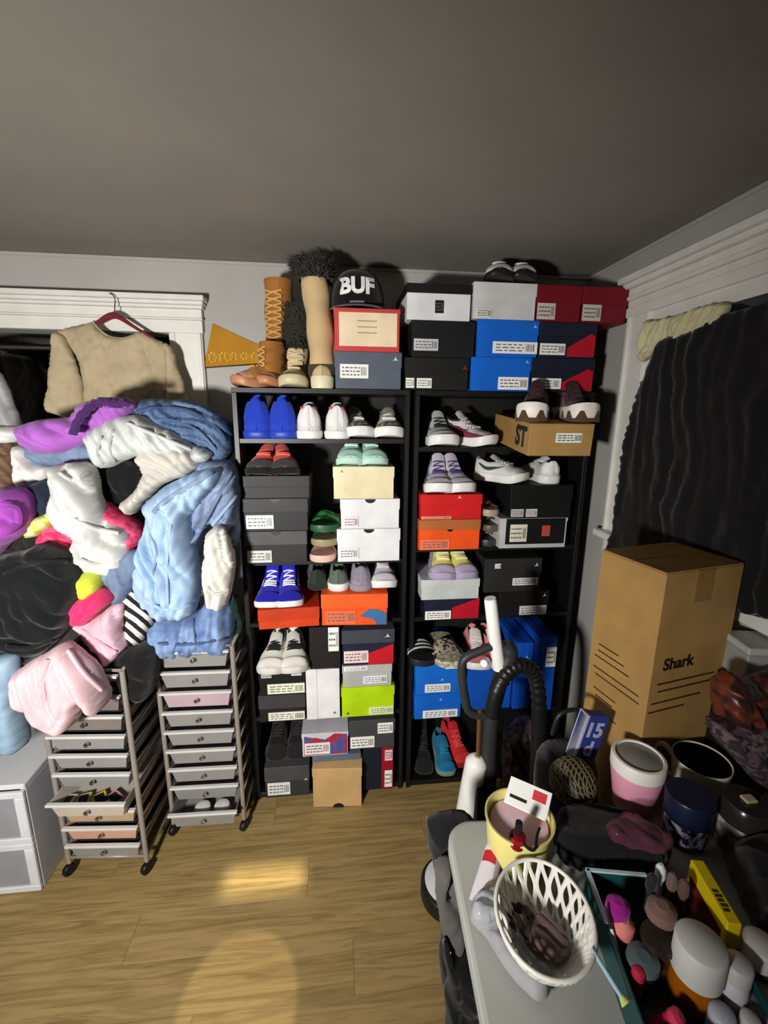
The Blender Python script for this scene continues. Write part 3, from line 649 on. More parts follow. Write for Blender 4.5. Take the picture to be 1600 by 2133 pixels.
shoe('maroon sneaker with white sole by the wall, right on the cardboard box', (1226, 880), ktop, 176, mz, pl(236, 230, 220), toe=cloth(84, 44, 54), laces=cloth(60, 34, 40), lining=cloth(30, 18, 20), band=cloth(110, 70, 80), tongue=cloth(54, 28, 34), L=.24, H=.14, wid=1.05, Yf=-.2, group=g, soleh=.055, zig=cloth(92, 66, 52))
# shelf 2
g = 'sneakers on the second shelf of the corner bookcase'
pair('white and purple sneaker on the red box, %s of the pair', [918, 970], zp, 180, cloth(206, 200, 212), WHITE, band=cloth(54, 40, 112), toe=cloth(196, 190, 204), laces=cloth(84, 70, 120), lining=cloth(24, 22, 30), stripe=cloth(70, 56, 130), L=.26, H=.14, wid=1.15, soleh=.036, Yf=-.05, group=g, angles=(-8, 8))
shoe('white low sneaker turned sideways on the black box', (1096, 1000), zk, 222, cw, WHITE, laces=WHITE, lining=BLACK, stripe=cloth(60, 66, 62), toe=cw, L=.23, H=.1, wid=1.05, Yf=-.0, group=g, soleh=.034)
shoe('white low sneaker seen from the heel on the black box', (1152, 1000), zk, 0, cw, WHITE, lining=BLACK, heel=cloth(236, 236, 234), L=.25, H=.095, wid=1.05, Yf=-.01, group=g, soleh=.034)
# shelf 3
pair('yellow and lavender sneaker on the pale grey box, %s of the pair', [926, 976], zy, 180, cloth(226, 222, 120), cloth(170, 160, 190), toe=cloth(186, 178, 206), band=cloth(150, 138, 176), laces=cloth(240, 238, 190), lining=cloth(70, 64, 60), L=.25, H=.12, wid=1.08, Yf=-.09, soleh=.03, group='sneakers on the third shelf of the corner bookcase', angles=(-8, 6))
# shelf 4: pink sneakers
pair('pink and white sneaker behind the vacuum wand, %s of the pair', [1000, 1056], zq, 180, cloth(214, 140, 142), WHITE, toe=cloth(206, 110, 116), laces=WHITE, tongue=cloth(226, 214, 212), band=cloth(196, 84, 96), lining=cloth(30, 22, 24), L=.25, H=.12, wid=1.12, Yf=-.03, soleh=.034, group='pink sneakers in the corner bookcase', angles=(-8, 8))
# bottom shelf
g = 'shoes on the bottom shelf of the corner bookcase'
zb = RS[4]+.0008
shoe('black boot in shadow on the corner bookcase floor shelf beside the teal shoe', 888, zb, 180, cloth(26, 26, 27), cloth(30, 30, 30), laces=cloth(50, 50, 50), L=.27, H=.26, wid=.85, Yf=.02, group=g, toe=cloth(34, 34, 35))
shoe('teal blue running shoe on the floor shelf', 934, zb, 180, cloth(36, 110, 150), cloth(120, 150, 140), toe=cloth(30, 118, 164), laces=cloth(40, 140, 176), lining=BLACK, L=.24, H=.1, wid=.85, Yf=.0, group=g)
r = shoe('red running shoe on the floor shelf behind the teal one', 972, zb, 196, cloth(206, 40, 46), cloth(150, 30, 34), toe=cloth(214, 52, 56), laces=cloth(236, 90, 90), lining=BLACK, L=.22, H=.15, wid=.95, Yf=.05, group=g)

# slides / sandals
def slide(label, px, z0, facing, solem, strapm, Yf=-.02, L=.26, group=None, wid=1.0, pitch=0, topm=None, bars=None):
    sh = ShoeShape(L, .05, wid, .028); fa = radians(facing)
    X = xat(px[0], Yf, z0+.02)
    near = Vector((0, 0, 0)) if cos(fa) > 0 else Vector((0, L, 0))
    loc = Vector((X, Yf, z0))-Matrix.Rotation(fa, 3, 'Z') @ near
    r = thing('slide_sandal', label, 'sandal', loc, fa, group)
    r.rotation_euler = (radians(pitch), 0, fa)
    ol = [(.5-.5*cos(pi*i/24), 1) for i in range(25)]+[(.5-.5*cos(pi*i/24), -1) for i in range(23, 0, -1)]
    n = len(ol); V = []
    for gx, zf in ((-.002, 0), (.003, .2), (.004, .8), (0, 1)): V += [Vector((sd*(sh.hw(t)*1.05+gx), t*L, .028*zf+.006*ss((.3-t)/.3))) for t, sd in ol]
    F = [[a*n+k, a*n+(k+1) % n, (a+1)*n+(k+1) % n, (a+1)*n+k] for a in range(3) for k in range(n)]+[list(range(n)), [3*n+k for k in range(n)][::-1]]
    MB().add(V, F, True).build('sole', solem, r)
    def arch(a, b, off=0):
        t = .46+.36*a; w = sh.hw(t)*1.1+.004+off; an = pi*b
        return Vector((-w*cos(an), t*L, .012+(.05+off-.012*a)*sin(an)**.8))
    mb = MB().grid(lambda a, b: arch(a, b), 8, 17).grid(lambda a, b: arch(a, b, -.004), 8, 17); s_ = mb.build('strap', strapm, r)
    if bars:
        for q in range(3): MB().grid(lambda a, b, q=q: arch(.12+.28*q+.14*a, .06+.88*b, .0015), 3, 15).build('stripe', bars, s_)
    return r
slide('green slide sandal with crossed straps standing between box stacks', (676, 1100), LS[1]+.125, 180, pl(40, 84, 54), mat((30, 96, 48), .5, 'camo', rgb2=(90, 190, 110), scale=30), Yf=-.03, L=.24, wid=1.1, pitch=0)
slide('pale pink slide sandal under the green one', (672, 1160), LS[1]+.001, 180, pl(226, 186, 170), pl(214, 170, 156), Yf=-.03, L=.24, wid=.98)
# block the green one rests on: stacked second sandals
slide('olive slide sandal sandwiched below the green one', (676, 1140), LS[1]+.064, 180, pl(150, 140, 104), pl(60, 110, 66), Yf=-.02, L=.24, wid=1.02)
slide('black slide sandal with three white stripes on the blue box', (886, 1340), zs, 180, pl(34, 34, 36), pl(24, 24, 26), Yf=-.07, L=.25, wid=1.1, bars=WHITE)
slide('floral olive and cream slide sandal on the blue box', (942, 1345), zs, 180, mat((150, 150, 116), .6, 'camo', rgb2=(206, 200, 180), scale=60), mat((60, 52, 46), .6, 'camo', rgb2=(206, 190, 170), scale=55), Yf=-.09, L=.26, wid=1.25)
slide('maroon and beige sandal wedged beside the red box', (1026, 1020), RS[1]+.135, 180, pl(176, 154, 134), cloth(112, 40, 46), Yf=-.02, L=.25, wid=.72)
slide('grey-brown sandal below the maroon one', (1028, 1060), RS[1]+.067, 180, pl(90, 84, 74), cloth(130, 100, 90), Yf=-.01, L=.25, wid=.72)
slide('dusty pink and white sandal at the bottom beside the orange box', (1022, 1100), RS[1]+.001, 180, pl(60, 56, 56), mat((206, 120, 124), .6, 'stripe', rgb2=(230, 226, 222), scale=12), Yf=-.0, L=.25, wid=.72)

# ------------------------------------------------------------------ things on top of the left bookcase
def tall_boot(label, px, z0, facing, Hs, upper, solem, shaftm, lacem=None, Yf=-.01, L=.25, wid=.9, lean=(0, 0), cuff=None, toe=None, group=None, soleh=.03, band=None, r0=.042, r1=.05, droop=0):
    fa = radians(facing); sh = ShoeShape(L, .085, wid, soleh, open_=False, toe=.055)
    X = xat(px, Yf, z0+.04); near = Vector((0, 0, 0)) if cos(fa) > 0 else Vector((0, L, 0))
    r = thing('tall_boot', label, 'boot', Vector((X, Yf, z0))-Matrix.Rotation(fa, 3, 'Z') @ near, fa, group)
    NT, NU = 28, 25
    mb = MB().grid(lambda a, b: sh.P(a, -1+2*b), NT, NU); mb.build('foot', upper, r)
    ol = [(.5-.5*cos(pi*i/24), 1) for i in range(25)]+[(.5-.5*cos(pi*i/24), -1) for i in range(23, 0, -1)]
    n = len(ol); V = []
    for gx, zf in ((.0, 0), (.004, .15), (.0055, .8), (.002, 1)): V += [Vector((sd*(sh.hw(t)*1.03+gx), t*L+(gx if t > .97 else 0), soleh*zf+sh.spring(t))) for t, sd in ol]
    MB().add(V, [[a*n+k, a*n+(k+1) % n, (a+1)*n+(k+1) % n, (a+1)*n+k] for a in range(3) for k in range(n)]+[list(range(n)), [3*n+k for k in range(n)][::-1]], True).build('sole', solem, r)
    if toe:
        MB().grid(lambda a, b: sh.P(.72+.28*a, -.97+1.94*b, .003 if 0 < a and .02 < b < .98 else -.001), 10, 15).build('toe_cap', toe, r)
    NS, NR = 22, 28
    def C_(s): return Vector((lean[0]*s*s, L*.26+lean[1]*s*s, .03+(Hs-.03)*s))
    def ringp(s, k, off=0):
        a = 2*pi*k/NR; rr = r0+(r1-r0)*s+.003*sin(s*19+2*sin(a))+off
        c = C_(s); return c+Vector((rr*cos(a), rr*1.12*sin(a), 0))
    V = [ringp(i/(NS-1), k) for i in range(NS) for k in range(NR)]
    V2 = [ringp(1-.15*i, k, -.004) for i in range(3) for k in range(NR)]
    F = [[i*NR+k, i*NR+(k+1) % NR, (i+1)*NR+(k+1) % NR, (i+1)*NR+k] for i in range(NS-1) for k in range(NR)]
    sf = MB().add(V, F, True); sf.add(V2, [[i*NR+k, i*NR+(k+1) % NR, (i+1)*NR+(k+1) % NR, (i+1)*NR+k] for i in range(2) for k in range(NR)]+[[2*NR+k for k in range(NR)]], True)
    sf.build('shaft', shaftm, r)
    if lacem:
        lm = MB(); nl = int(Hs/.03)
        for i in range(nl):
            s0 = .1+.8*i/nl; s1 = .1+.8*(i+.8)/nl
            for sgn in (-1, 1):
                lm.tube([ringp(s0+(s1-s0)*b/4, NR/4+sgn*(-2.6+5.2*b/4), .005) for b in range(5)], .0034, 5)
        for i in range(4):
            t = .46+.06*i; lm.tube([sh.P(t, -.26+.52*b/6, .004) for b in range(7)], .0034, 5)
        lm.build('laces', lacem, r)
        tg = MB().grid(lambda a, b: ringp(.08+.9*a, NR/4-2+4*b, .0015), 12, 5); tg.build('tongue', shaftm, r)
    if band: MB().add([ringp(s_, k, .004) for s_ in (.02, .05, .1, .14) for k in range(NR)], [[i*NR+k, i*NR+(k+1) % NR, (i+1)*NR+(k+1) % NR, (i+1)*NR+k] for i in range(3) for k in range(NR)], True).build('ankle_band', band, r)
    if cuff:
        cm_, cl, cnt = cuff; rr = random.Random(px); fm = MB()
        V3 = [ringp(1-cl+(cl+.03)*i/7, k, .008+.012*sin(pi*i/7)) for i in range(8) for k in range(NR)]
        fm.add(V3, [[i*NR+k, i*NR+(k+1) % NR, (i+1)*NR+(k+1) % NR, (i+1)*NR+k] for i in range(7) for k in range(NR)], True)
        for q in range(cnt):
            s_ = 1-cl+(cl+.04)*rr.random(); k = rr.random()*NR
            p0 = ringp(s_, k, .012); d = (ringp(s_, k, .05)-ringp(s_, k, 0)).normalized()
            d = (d+Vector((rr.uniform(-.6, .6), rr.uniform(-.6, .6), rr.uniform(-.7, .7)-droop))).normalized()
            ln_ = rr.uniform(.018, .04); a = d.orthogonal().normalized()*.003; b = d.cross(a)
            fm.add([p0+a, p0-a*.5+b*.8, p0-a*.5-b*.8, p0+d*ln_], [[0, 1, 3], [1, 2, 3], [2, 0, 3]])
        o = fm.build('fur_cuff', cm_, r); o['kind'] = 'stuff'
    return r
TAN = mat((164, 112, 48), .7, 'cloth', spec=.2); TAN2 = mat((150, 98, 40), .7, 'cloth', spec=.2)
g = 'boots on top of the left bookcase'
tall_boot('tall tan lace-up boot standing on the left bookcase', 546, top, 166, .40, TAN, pl(176, 120, 84), TAN2, cloth(206, 160, 90), L=.24, wid=.85, lean=(-.02, .02), group=g, Yf=.0, r0=.046, r1=.054, toe=cloth(184, 132, 90))
tall_boot('shorter tan lace-up boot at the left edge, toe pointing left', 486, top, 128, .17, TAN, pl(186, 130, 96), TAN2, cloth(206, 160, 90), L=.21, wid=.8, group=g, Yf=-.01, r0=.038, r1=.042, toe=cloth(196, 146, 104), lean=(0, -.01))
FUR = mat((50, 46, 42), .95, 'cloth', spec=.05)
BEI = mat((196, 174, 134), .8, 'cloth', spec=.15)
tall_boot('beige lace-up snow boot with drooping dark fur cuff', 608, top, 180, .31, BEI, pl(196, 184, 150), BEI, cloth(214, 200, 168), L=.26, wid=1.0, group=g, Yf=-.02, cuff=(FUR, .55, 900), lean=(-.02, 0), toe=pl(200, 186, 146), soleh=.035, droop=.6, r1=.058)
tall_boot('tall beige snow boot with dark fur top seen from the heel', 671, top, 0, .43, BEI, pl(214, 204, 172), mat((200, 172, 128), .8, 'cloth', spec=.15), L=.26, wid=.95, group=g, Yf=-.02, cuff=(FUR, .13, 900), lean=(-.03, 0), band=cloth(66, 60, 46), soleh=.045, r0=.046, r1=.05)
# cap
ccx = xat(747, .03, cz_+.05)
cp = thing('baseball_cap', 'black flat-brim cap with white block letters on the coral-edged box', 'cap', (ccx, .07, cz_+.001))
capm = cloth(18, 18, 19)
def capP(a, b, off=0):     # a around, b bottom..top
    an = 2*pi*a; el = b*pi/2; k = cos(el)**.62
    return Vector(((.1+off)*k*cos(an), (.105+off)*k*sin(an), .004+(.142+off)*sin(el)**.9))
for i in range(6): MB().grid(lambda a, b, i=i: capP((i+a)/6, b), 9, 14).build('crown_panel', capm, cp)
MB().lathe([(.0, .15), (.008, .149), (.01, .145), (.0, .14)], n=10).build('button', capm, cp)
def brimP(a, b):
    an = pi+pi*a; rx = .1+.0*b; y = -.105*abs(sin(an))-.03*b*sin(pi*a)**.6; x = (.1+.01*b)*cos(an)
    return Vector((x, y, .006-.004*b))
MB().grid(brimP, 25, 6).grid(lambda a, b: brimP(a, b)+Vector((0, 0, .003)), 25, 6).build('brim', capm, cp)
tb = text_mb('BUF', .078, .0035, .0008, xs=.92)
nv = []
for p in tb.v:
    x, zc_ = p.x-.008, p.y+.072; el = math.asin(max(0, min(.98, ((zc_-.004)/.142)))**(1/.9)) if zc_ > .004 else 0
    kk = cos(el)**.62; cx = max(-.95, min(.95, x/(.1*kk))); yy = -.105*kk*sqrt(1-cx*cx)
    nv.append(Vector((x, yy-.0015-(p.z+.0008), zc_)))
tb.v = nv; tb.build('lettering', PAPER, cp)
tb = MB()
for i in range(9):
    x = -.034+.0058*i; tb.box(x, x+.0036, -.105*sqrt(1-(x/.1)**2)*.998-.0024, -.105*sqrt(1-(x/.1)**2)*.998+.001, .015, .021, 0)
tb.build('small_stitching', card(150, 150, 150), cp)
# printed mark on the cream box
cb = [o for o in bpy.data.objects if o.get('label', '').startswith('cream box end')][0]
mk = MB(); 
for i in range(3): mk.box(-.035, .035, -.1362, -.1345, .062+.02*i, .065+.02*i, 0)
mk.build('printed_mark', card(150, 136, 110), cb)
# pennant on the wall
pp = [atY(x, y, BW-.004) for x, y in ((443, 674), (425, 766), (470, 764), (540, 758), (548, 722), (500, 701))]
pn = thing('pennant', 'mustard yellow felt pennant hanging on the wall behind the tan boots', 'pennant', (pp[0].x, BW-.004, pp[1].z))
MB().prism([(p.x, p.z) for p in pp], BW-.006, BW-.003).build('felt', mat((176, 124, 24), .85, 'cloth'), pn, True)
lt = MB(); rr = random.Random(3)
for i in range(9):
    p = atY(436+i*11, 752-i*1.0, BW-.006); hgt = .042-.002*i
    lt.box(p.x-.001, p.x+.004, BW-.0085, BW-.006, p.z-.006, p.z+hgt-.006, .0004)
    if i % 2 == 0: lt.box(p.x, p.x+.015, BW-.0085, BW-.006, p.z+hgt*.8-.006, p.z+hgt-.006, .0004)
    if i % 3 == 0: lt.box(p.x, p.x+.014, BW-.0085, BW-.006, p.z-.006, p.z, .0004)
    if i % 3 == 1: lt.box(p.x, p.x+.013, BW-.0085, BW-.006, p.z+hgt*.4-.006, p.z+hgt*.55-.006, .0004)
lt.build('lettering', cloth(214, 176, 66), pn, True)
ed = MB(); a, b = atY(425, 766, BW-.006), atY(540, 758, BW-.006); ed.tube([a, b], .003, 6); ed.build('edge_cord', cloth(70, 46, 16), pn, True)

# ------------------------------------------------------------------ closet side: T-shirt on hanger, hanging clothes
ty = .235
ht = thing('coat_hanger', 'maroon velvet hanger hooked over the white closet trim', 'hanger', atY(238, 690, ty))
hk = [atY(x, y, ty) for x, y in ((240, 662), (239, 640), (240, 626), (236, 616), (228, 611))]
hk += [hk[-1]+Vector((0, .014, .003))]
MB().tube(smooth_path(hk, 5), .0022, 6).build('hook', CHROME, ht, True)
bar = smooth_path([atY(x, y, ty) for x, y in ((130, 712), (165, 695), (198, 676), (225, 660), (245, 659), (275, 678), (310, 700), (348, 724))], 5)
MB().tube(bar, [.006+.007*math.exp(-((i/(len(bar)-1)-.48)/.16)**2) for i in range(len(bar))], 8).build('shoulder_bar', mat((110, 16, 40), .8, 'cloth'), ht, True)
tsh = cloth(176, 160, 130)
c = atY(250, 860, .2); ts = thing('t_shirt', 'beige T-shirt on the maroon hanger in front of the closet', 'T-shirt', c)
garment('torso', '', '', [(196, 668), (206, 684), (228, 699), (252, 702), (276, 697), (288, 690), (312, 698), (345, 714), (356, 735), (358, 800), (360, 880), (182, 880), (176, 810), (160, 740), (122, 694), (150, 684), (176, 676)], ty+.03, .05, tsh, (80, 34, .004), 2, parent=ts, edge=.03)
garment('sleeve', '', '', [(122, 692), (112, 696), (106, 740), (100, 800), (96, 852), (122, 866), (150, 872), (172, 850), (172, 800), (150, 730), (135, 700)], ty+.01, .05, tsh, (70, 30, .004), 3, parent=ts, edge=.03)
garment('sleeve', '', '', [(340, 712), (362, 728), (378, 780), (396, 850), (380, 874), (352, 872), (346, 800), (344, 750)], ty+.01, .05, tsh, (100, 30, .004), 4, parent=ts, edge=.03)
col = smooth_path([atY(x, y, ty-.004) for x, y in ((194, 670), (208, 688), (230, 702), (254, 705), (278, 699), (291, 691))], 5)
MB().tube(col, .0045, 6).build('collar', cloth(186, 170, 140), ts, True)
G = 'clothes hanging inside the closet'
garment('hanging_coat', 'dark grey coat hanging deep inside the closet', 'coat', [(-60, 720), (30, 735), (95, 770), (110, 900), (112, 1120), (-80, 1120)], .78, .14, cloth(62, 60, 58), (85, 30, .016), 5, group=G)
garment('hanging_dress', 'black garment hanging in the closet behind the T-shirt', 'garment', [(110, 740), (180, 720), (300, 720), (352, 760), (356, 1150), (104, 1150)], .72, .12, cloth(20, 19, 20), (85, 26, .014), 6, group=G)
garment('hanging_shirt', 'pale grey shirt edge hanging at the far left of the closet', 'shirt', [(-90, 760), (-10, 770), (14, 800), (44, 880), (52, 920), (20, 930), (-90, 930)], .3, .08, cloth(176, 176, 178), (75, 30, .008), 7, group=G)
rod = [(LW+.01, .62, 2.0), (OPX+.41, .62, 2.0)]
tag(MB().tube(rod, .014, 10).build('closet_rod', mat((120, 120, 118), .4, metal=1)), 'metal rod inside the dark closet', 'rod')

# ------------------------------------------------------------------ clothes pile over the carts
CP = 'clothes heaped over the drawer carts'
def gm(name, label, cat, poly, Yb, T, m, fold, seed, **kw): return garment(name, label, cat, poly, Yb, T, m, fold, seed, group=CP, **kw)
den1 = mat((70, 92, 128), .9, 'denim', rgb2=(108, 130, 164), spec=.15); den2 = mat((140, 168, 204), .9, 'denim', rgb2=(172, 196, 224), spec=.15)
den3 = mat((84, 110, 158), .9, 'denim', rgb2=(140, 164, 202), spec=.15); den4 = mat((96, 112, 138), .9, 'denim', rgb2=(122, 138, 164), spec=.15); den5 = mat((112, 128, 158), .9, 'denim', rgb2=(148, 164, 192), spec=.15)
gm('jeans', 'dark blue jeans bunched on top of the clothes pile', 'jeans', [(250, 848), (290, 834), (350, 830), (410, 838), (452, 856), (480, 885), (490, 930), (470, 962), (420, 955), (360, 930), (300, 900), (262, 880)], .16, .26, den1, (30, 60, .016), 11, crumple=.013)
gm('folded_trousers', 'slate denim folded under the lavender trousers', 'trousers', [(55, 925), (110, 918), (200, 915), (260, 930), (220, 968), (160, 975), (90, 972), (58, 955)], .08, .2, den4, (15, 50, .01), 12)
gm('jogging_trousers', 'lavender jogging trousers with gathered dark waistband at pile top', 'trousers', [(48, 886), (90, 872), (150, 868), (175, 840), (215, 830), (262, 830), (282, 848), (262, 880), (215, 905), (165, 932), (112, 948), (72, 930), (54, 908)], .04, .22, cloth(168, 98, 188), (35, 44, .014), 13)
wb = smooth_path([atY(x, y, -.19) for x, y in ((152, 905), (165, 872), (190, 846), (215, 836), (240, 842), (266, 838))], 6)
wbo = MB().tube([p+Vector((0, 0, .004*sin(i*1.9))) for i, p in enumerate(wb)], .013, 8).build('waistband', cloth(70, 34, 92)); wbo.parent = bpy.data.objects['jogging_trousers']; wbo.location = -Vector(bpy.data.objects['jogging_trousers'].location)
gm('jacket', 'pale grey padded jacket sleeve lying across the pile', 'jacket', [(186, 905), (215, 880), (260, 866), (300, 868), (345, 890), (395, 920), (440, 945), (420, 962), (350, 955), (300, 950), (262, 962), (220, 972), (196, 945)], .02, .2, cloth(196, 200, 198), (55, 46, .012), 14)
gm('blouse', 'crumpled cream blouse below the grey jacket sleeve', 'blouse', [(284, 955), (320, 930), (372, 925), (410, 940), (420, 965), (392, 990), (350, 1005), (310, 1040), (284, 1070), (262, 1046), (292, 1010), (300, 985)], -.0, .16, cloth(196, 192, 184), (60, 60, .014), 15, crumple=.013)
gm('undershirt', 'white top hanging at the left of the pile under slate denim', 'top', [(38, 925), (66, 930), (75, 962), (112, 972), (108, 1000), (80, 1016), (55, 1022), (42, 990)], .02, .14, cloth(222, 220, 214), (70, 40, .01), 16)
gm('black_jacket', 'black jacket filling the middle of the pile behind the white sweatshirt', 'jacket', [(190, 965), (250, 955), (296, 970), (302, 1020), (285, 1070), (300, 1130), (250, 1140), (200, 1080), (180, 1020)], .1, .2, cloth(20, 20, 22), (50, 30, .012), 17)
gm('sweatshirt', 'white sweatshirt hanging down the middle of the pile', 'sweatshirt', [(112, 972), (150, 964), (190, 968), (198, 1000), (206, 1040), (222, 1075), (262, 1100), (272, 1130), (268, 1180), (240, 1196), (190, 1190), (160, 1180), (150, 1140), (165, 1118), (140, 1090), (112, 1066), (118, 1020)], -.06, .2, cloth(204, 204, 200), (62, 38, .014), 18)
gm('floral_top', 'bright pink top behind the white sweatshirt', 'top', [(92, 1122), (112, 1084), (150, 1072), (200, 1056), (215, 1044), (250, 1066), (298, 1106), (290, 1138), (250, 1134), (190, 1160), (140, 1170), (104, 1152)], -.015, .18, mat((214, 54, 100), .9, 'camo', rgb2=(240, 92, 130), scale=34, spec=.15), (40, 50, .012), 19)
gm('hoodie', 'purple hoodie looped at the far left edge of the pile', 'hoodie', [(-30, 1030), (14, 1014), (48, 1024), (62, 1060), (58, 1100), (30, 1130), (-30, 1165)], -.14, .18, cloth(166, 78, 180), (20, 40, .016), 20)
gm('scarf', 'dark navy scarf tucked beside the purple hoodie', 'scarf', [(58, 1010), (100, 998), (124, 1020), (128, 1060), (95, 1080), (60, 1076)], -.05, .14, cloth(34, 42, 60), (40, 40, .01), 21)
gm('tank_top', 'lime striped cloth peeking out by the navy scarf', 'top', [(62, 1086), (100, 1066), (128, 1066), (118, 1090), (80, 1114), (62, 1112)], -.12, .1, mat((196, 206, 96), .9, 'stripe', rgb2=(220, 222, 150), scale=10), (30, 60, .006), 22)
gm('brown_sweater', 'brown striped knit folded at the far left', 'sweater', [(-30, 925), (30, 918), (50, 935), (46, 1000), (30, 1018), (-30, 1024)], .06, .18, mat((112, 88, 68), .9, 'stripe', rgb2=(92, 70, 52), scale=14), (5, 60, .01), 23)
gm('white_cloth', 'white cloth draped over the brown knit at far left', 'cloth', [(-30, 888), (20, 884), (52, 892), (56, 912), (40, 922), (10, 926), (-30, 940)], .03, .14, cloth(212, 212, 210), (15, 50, .01), 24)
gm('denim_jacket', 'grey-blue denim jacket at the right of the pile', 'jacket', [(420, 960), (470, 955), (496, 985), (500, 1050), (496, 1130), (470, 1110), (440, 1090), (425, 1130), (405, 1190), (380, 1150), (372, 1080), (395, 1010)], .06, .2, den5, (120, 44, .018), 25)
gm('light_jeans', 'light blue jeans hanging down the right of the pile', 'jeans', [(300, 1048), (350, 1010), (400, 985), (440, 972), (462, 985), (430, 1040), (400, 1075), (405, 1130), (418, 1190), (416, 1245), (398, 1276), (345, 1284), (300, 1262), (284, 1220), (290, 1150), (308, 1090)], -.03, .2, den2, (78, 34, .018), 26)
gm('cardigan', 'off-white sleeve hanging beside the light jeans', 'cardigan', [(430, 1110), (450, 1095), (470, 1102), (490, 1160), (488, 1200), (478, 1250), (450, 1262), (430, 1236), (424, 1180)], -.12, .1, cloth(214, 212, 204), (80, 46, .014), 27)
gm('denim_skirt', 'mid-blue denim skirt lying on the right drawer cart', 'skirt', [(316, 1262), (360, 1280), (410, 1275), (440, 1240), (480, 1250), (490, 1300), (484, 1346), (430, 1354), (360, 1360), (322, 1350)], .08, .28, den3, (85, 46, .012), 28)
gm('green_cloth', 'dark green cloth hanging by the left bookcase', 'cloth', [(478, 1248), (498, 1240), (506, 1300), (500, 1352), (482, 1350)], .02, .08, cloth(18, 52, 40), (85, 40, .008), 29)
gm('black_sweater', 'large black sweater hanging at the left front of the pile', 'sweater', [(-30, 1166), (30, 1152), (90, 1132), (132, 1150), (160, 1184), (170, 1236), (150, 1300), (110, 1350), (60, 1368), (0, 1362), (-30, 1366)], -.16, .2, cloth(19, 21, 22), (28, 24, .018), 30)
gm('neon_top', 'small neon yellow top under the white sweatshirt', 'top', [(168, 1190), (200, 1186), (216, 1200), (212, 1228), (190, 1244), (170, 1230)], -.16, .1, cloth(206, 222, 70), (50, 60, .01), 31, edge=.03)
gm('denim_shorts', 'faded denim shorts leg between neon top and light jeans', 'shorts', [(210, 1196), (262, 1150), (290, 1150), (292, 1190), (262, 1250), (236, 1244), (226, 1215)], -.1, .14, den4, (60, 50, .01), 32, edge=.035)
gm('camisole', 'hot pink top above the pale pink shirt', 'top', [(152, 1262), (170, 1238), (220, 1226), (240, 1246), (215, 1272), (185, 1294), (158, 1284)], -.17, .12, cloth(232, 50, 108), (110, 50, .012), 33, edge=.035)
gm('pink_shirt', 'pale pink shirt falling over the middle of the pile', 'shirt', [(150, 1290), (190, 1285), (240, 1258), (258, 1268), (252, 1310), (268, 1345), (240, 1372), (215, 1352), (185, 1332), (165, 1312)], -.14, .14, cloth(216, 176, 190), (55, 44, .014), 34)
gm('striped_shirt', 'black and white striped shirt beside the denim skirt', 'shirt', [(252, 1240), (285, 1222), (326, 1252), (322, 1290), (300, 1330), (276, 1338), (258, 1312), (268, 1280)], -.06, .16, mat((22, 22, 24), .9, 'stripe', rgb2=(226, 218, 210), scale=13), (60, 36, .008), 35)
gm('black_leggings', 'black leggings draped over the left drawer cart', 'leggings', [(120, 1352), (180, 1330), (230, 1350), (280, 1345), (322, 1345), (328, 1390), (318, 1440), (270, 1452), (238, 1440), (205, 1395)], -.06, .24, cloth(24, 23, 24), (45, 30, .01), 36)
gm('pink_fleece', 'pale pink fleece hanging over the front of the left drawer cart', 'fleece', [(36, 1395), (90, 1362), (132, 1342), (165, 1360), (200, 1394), (222, 1432), (226, 1462), (200, 1458), (180, 1450), (176, 1480), (150, 1510), (112, 1496), (74, 1470), (44, 1436)], -.28, .15, cloth(212, 176, 182), (70, 34, .018), 37)
gm('folded_jeans', 'light denim jeans leg hanging over the white drawer unit', 'jeans', [(-40, 1372), (30, 1366), (44, 1400), (52, 1480), (60, 1548), (20, 1560), (-40, 1562)], -.3, .1, mat((120, 146, 168), .9, 'denim', rgb2=(146, 168, 188), spec=.15), (85, 30, .008), 38)

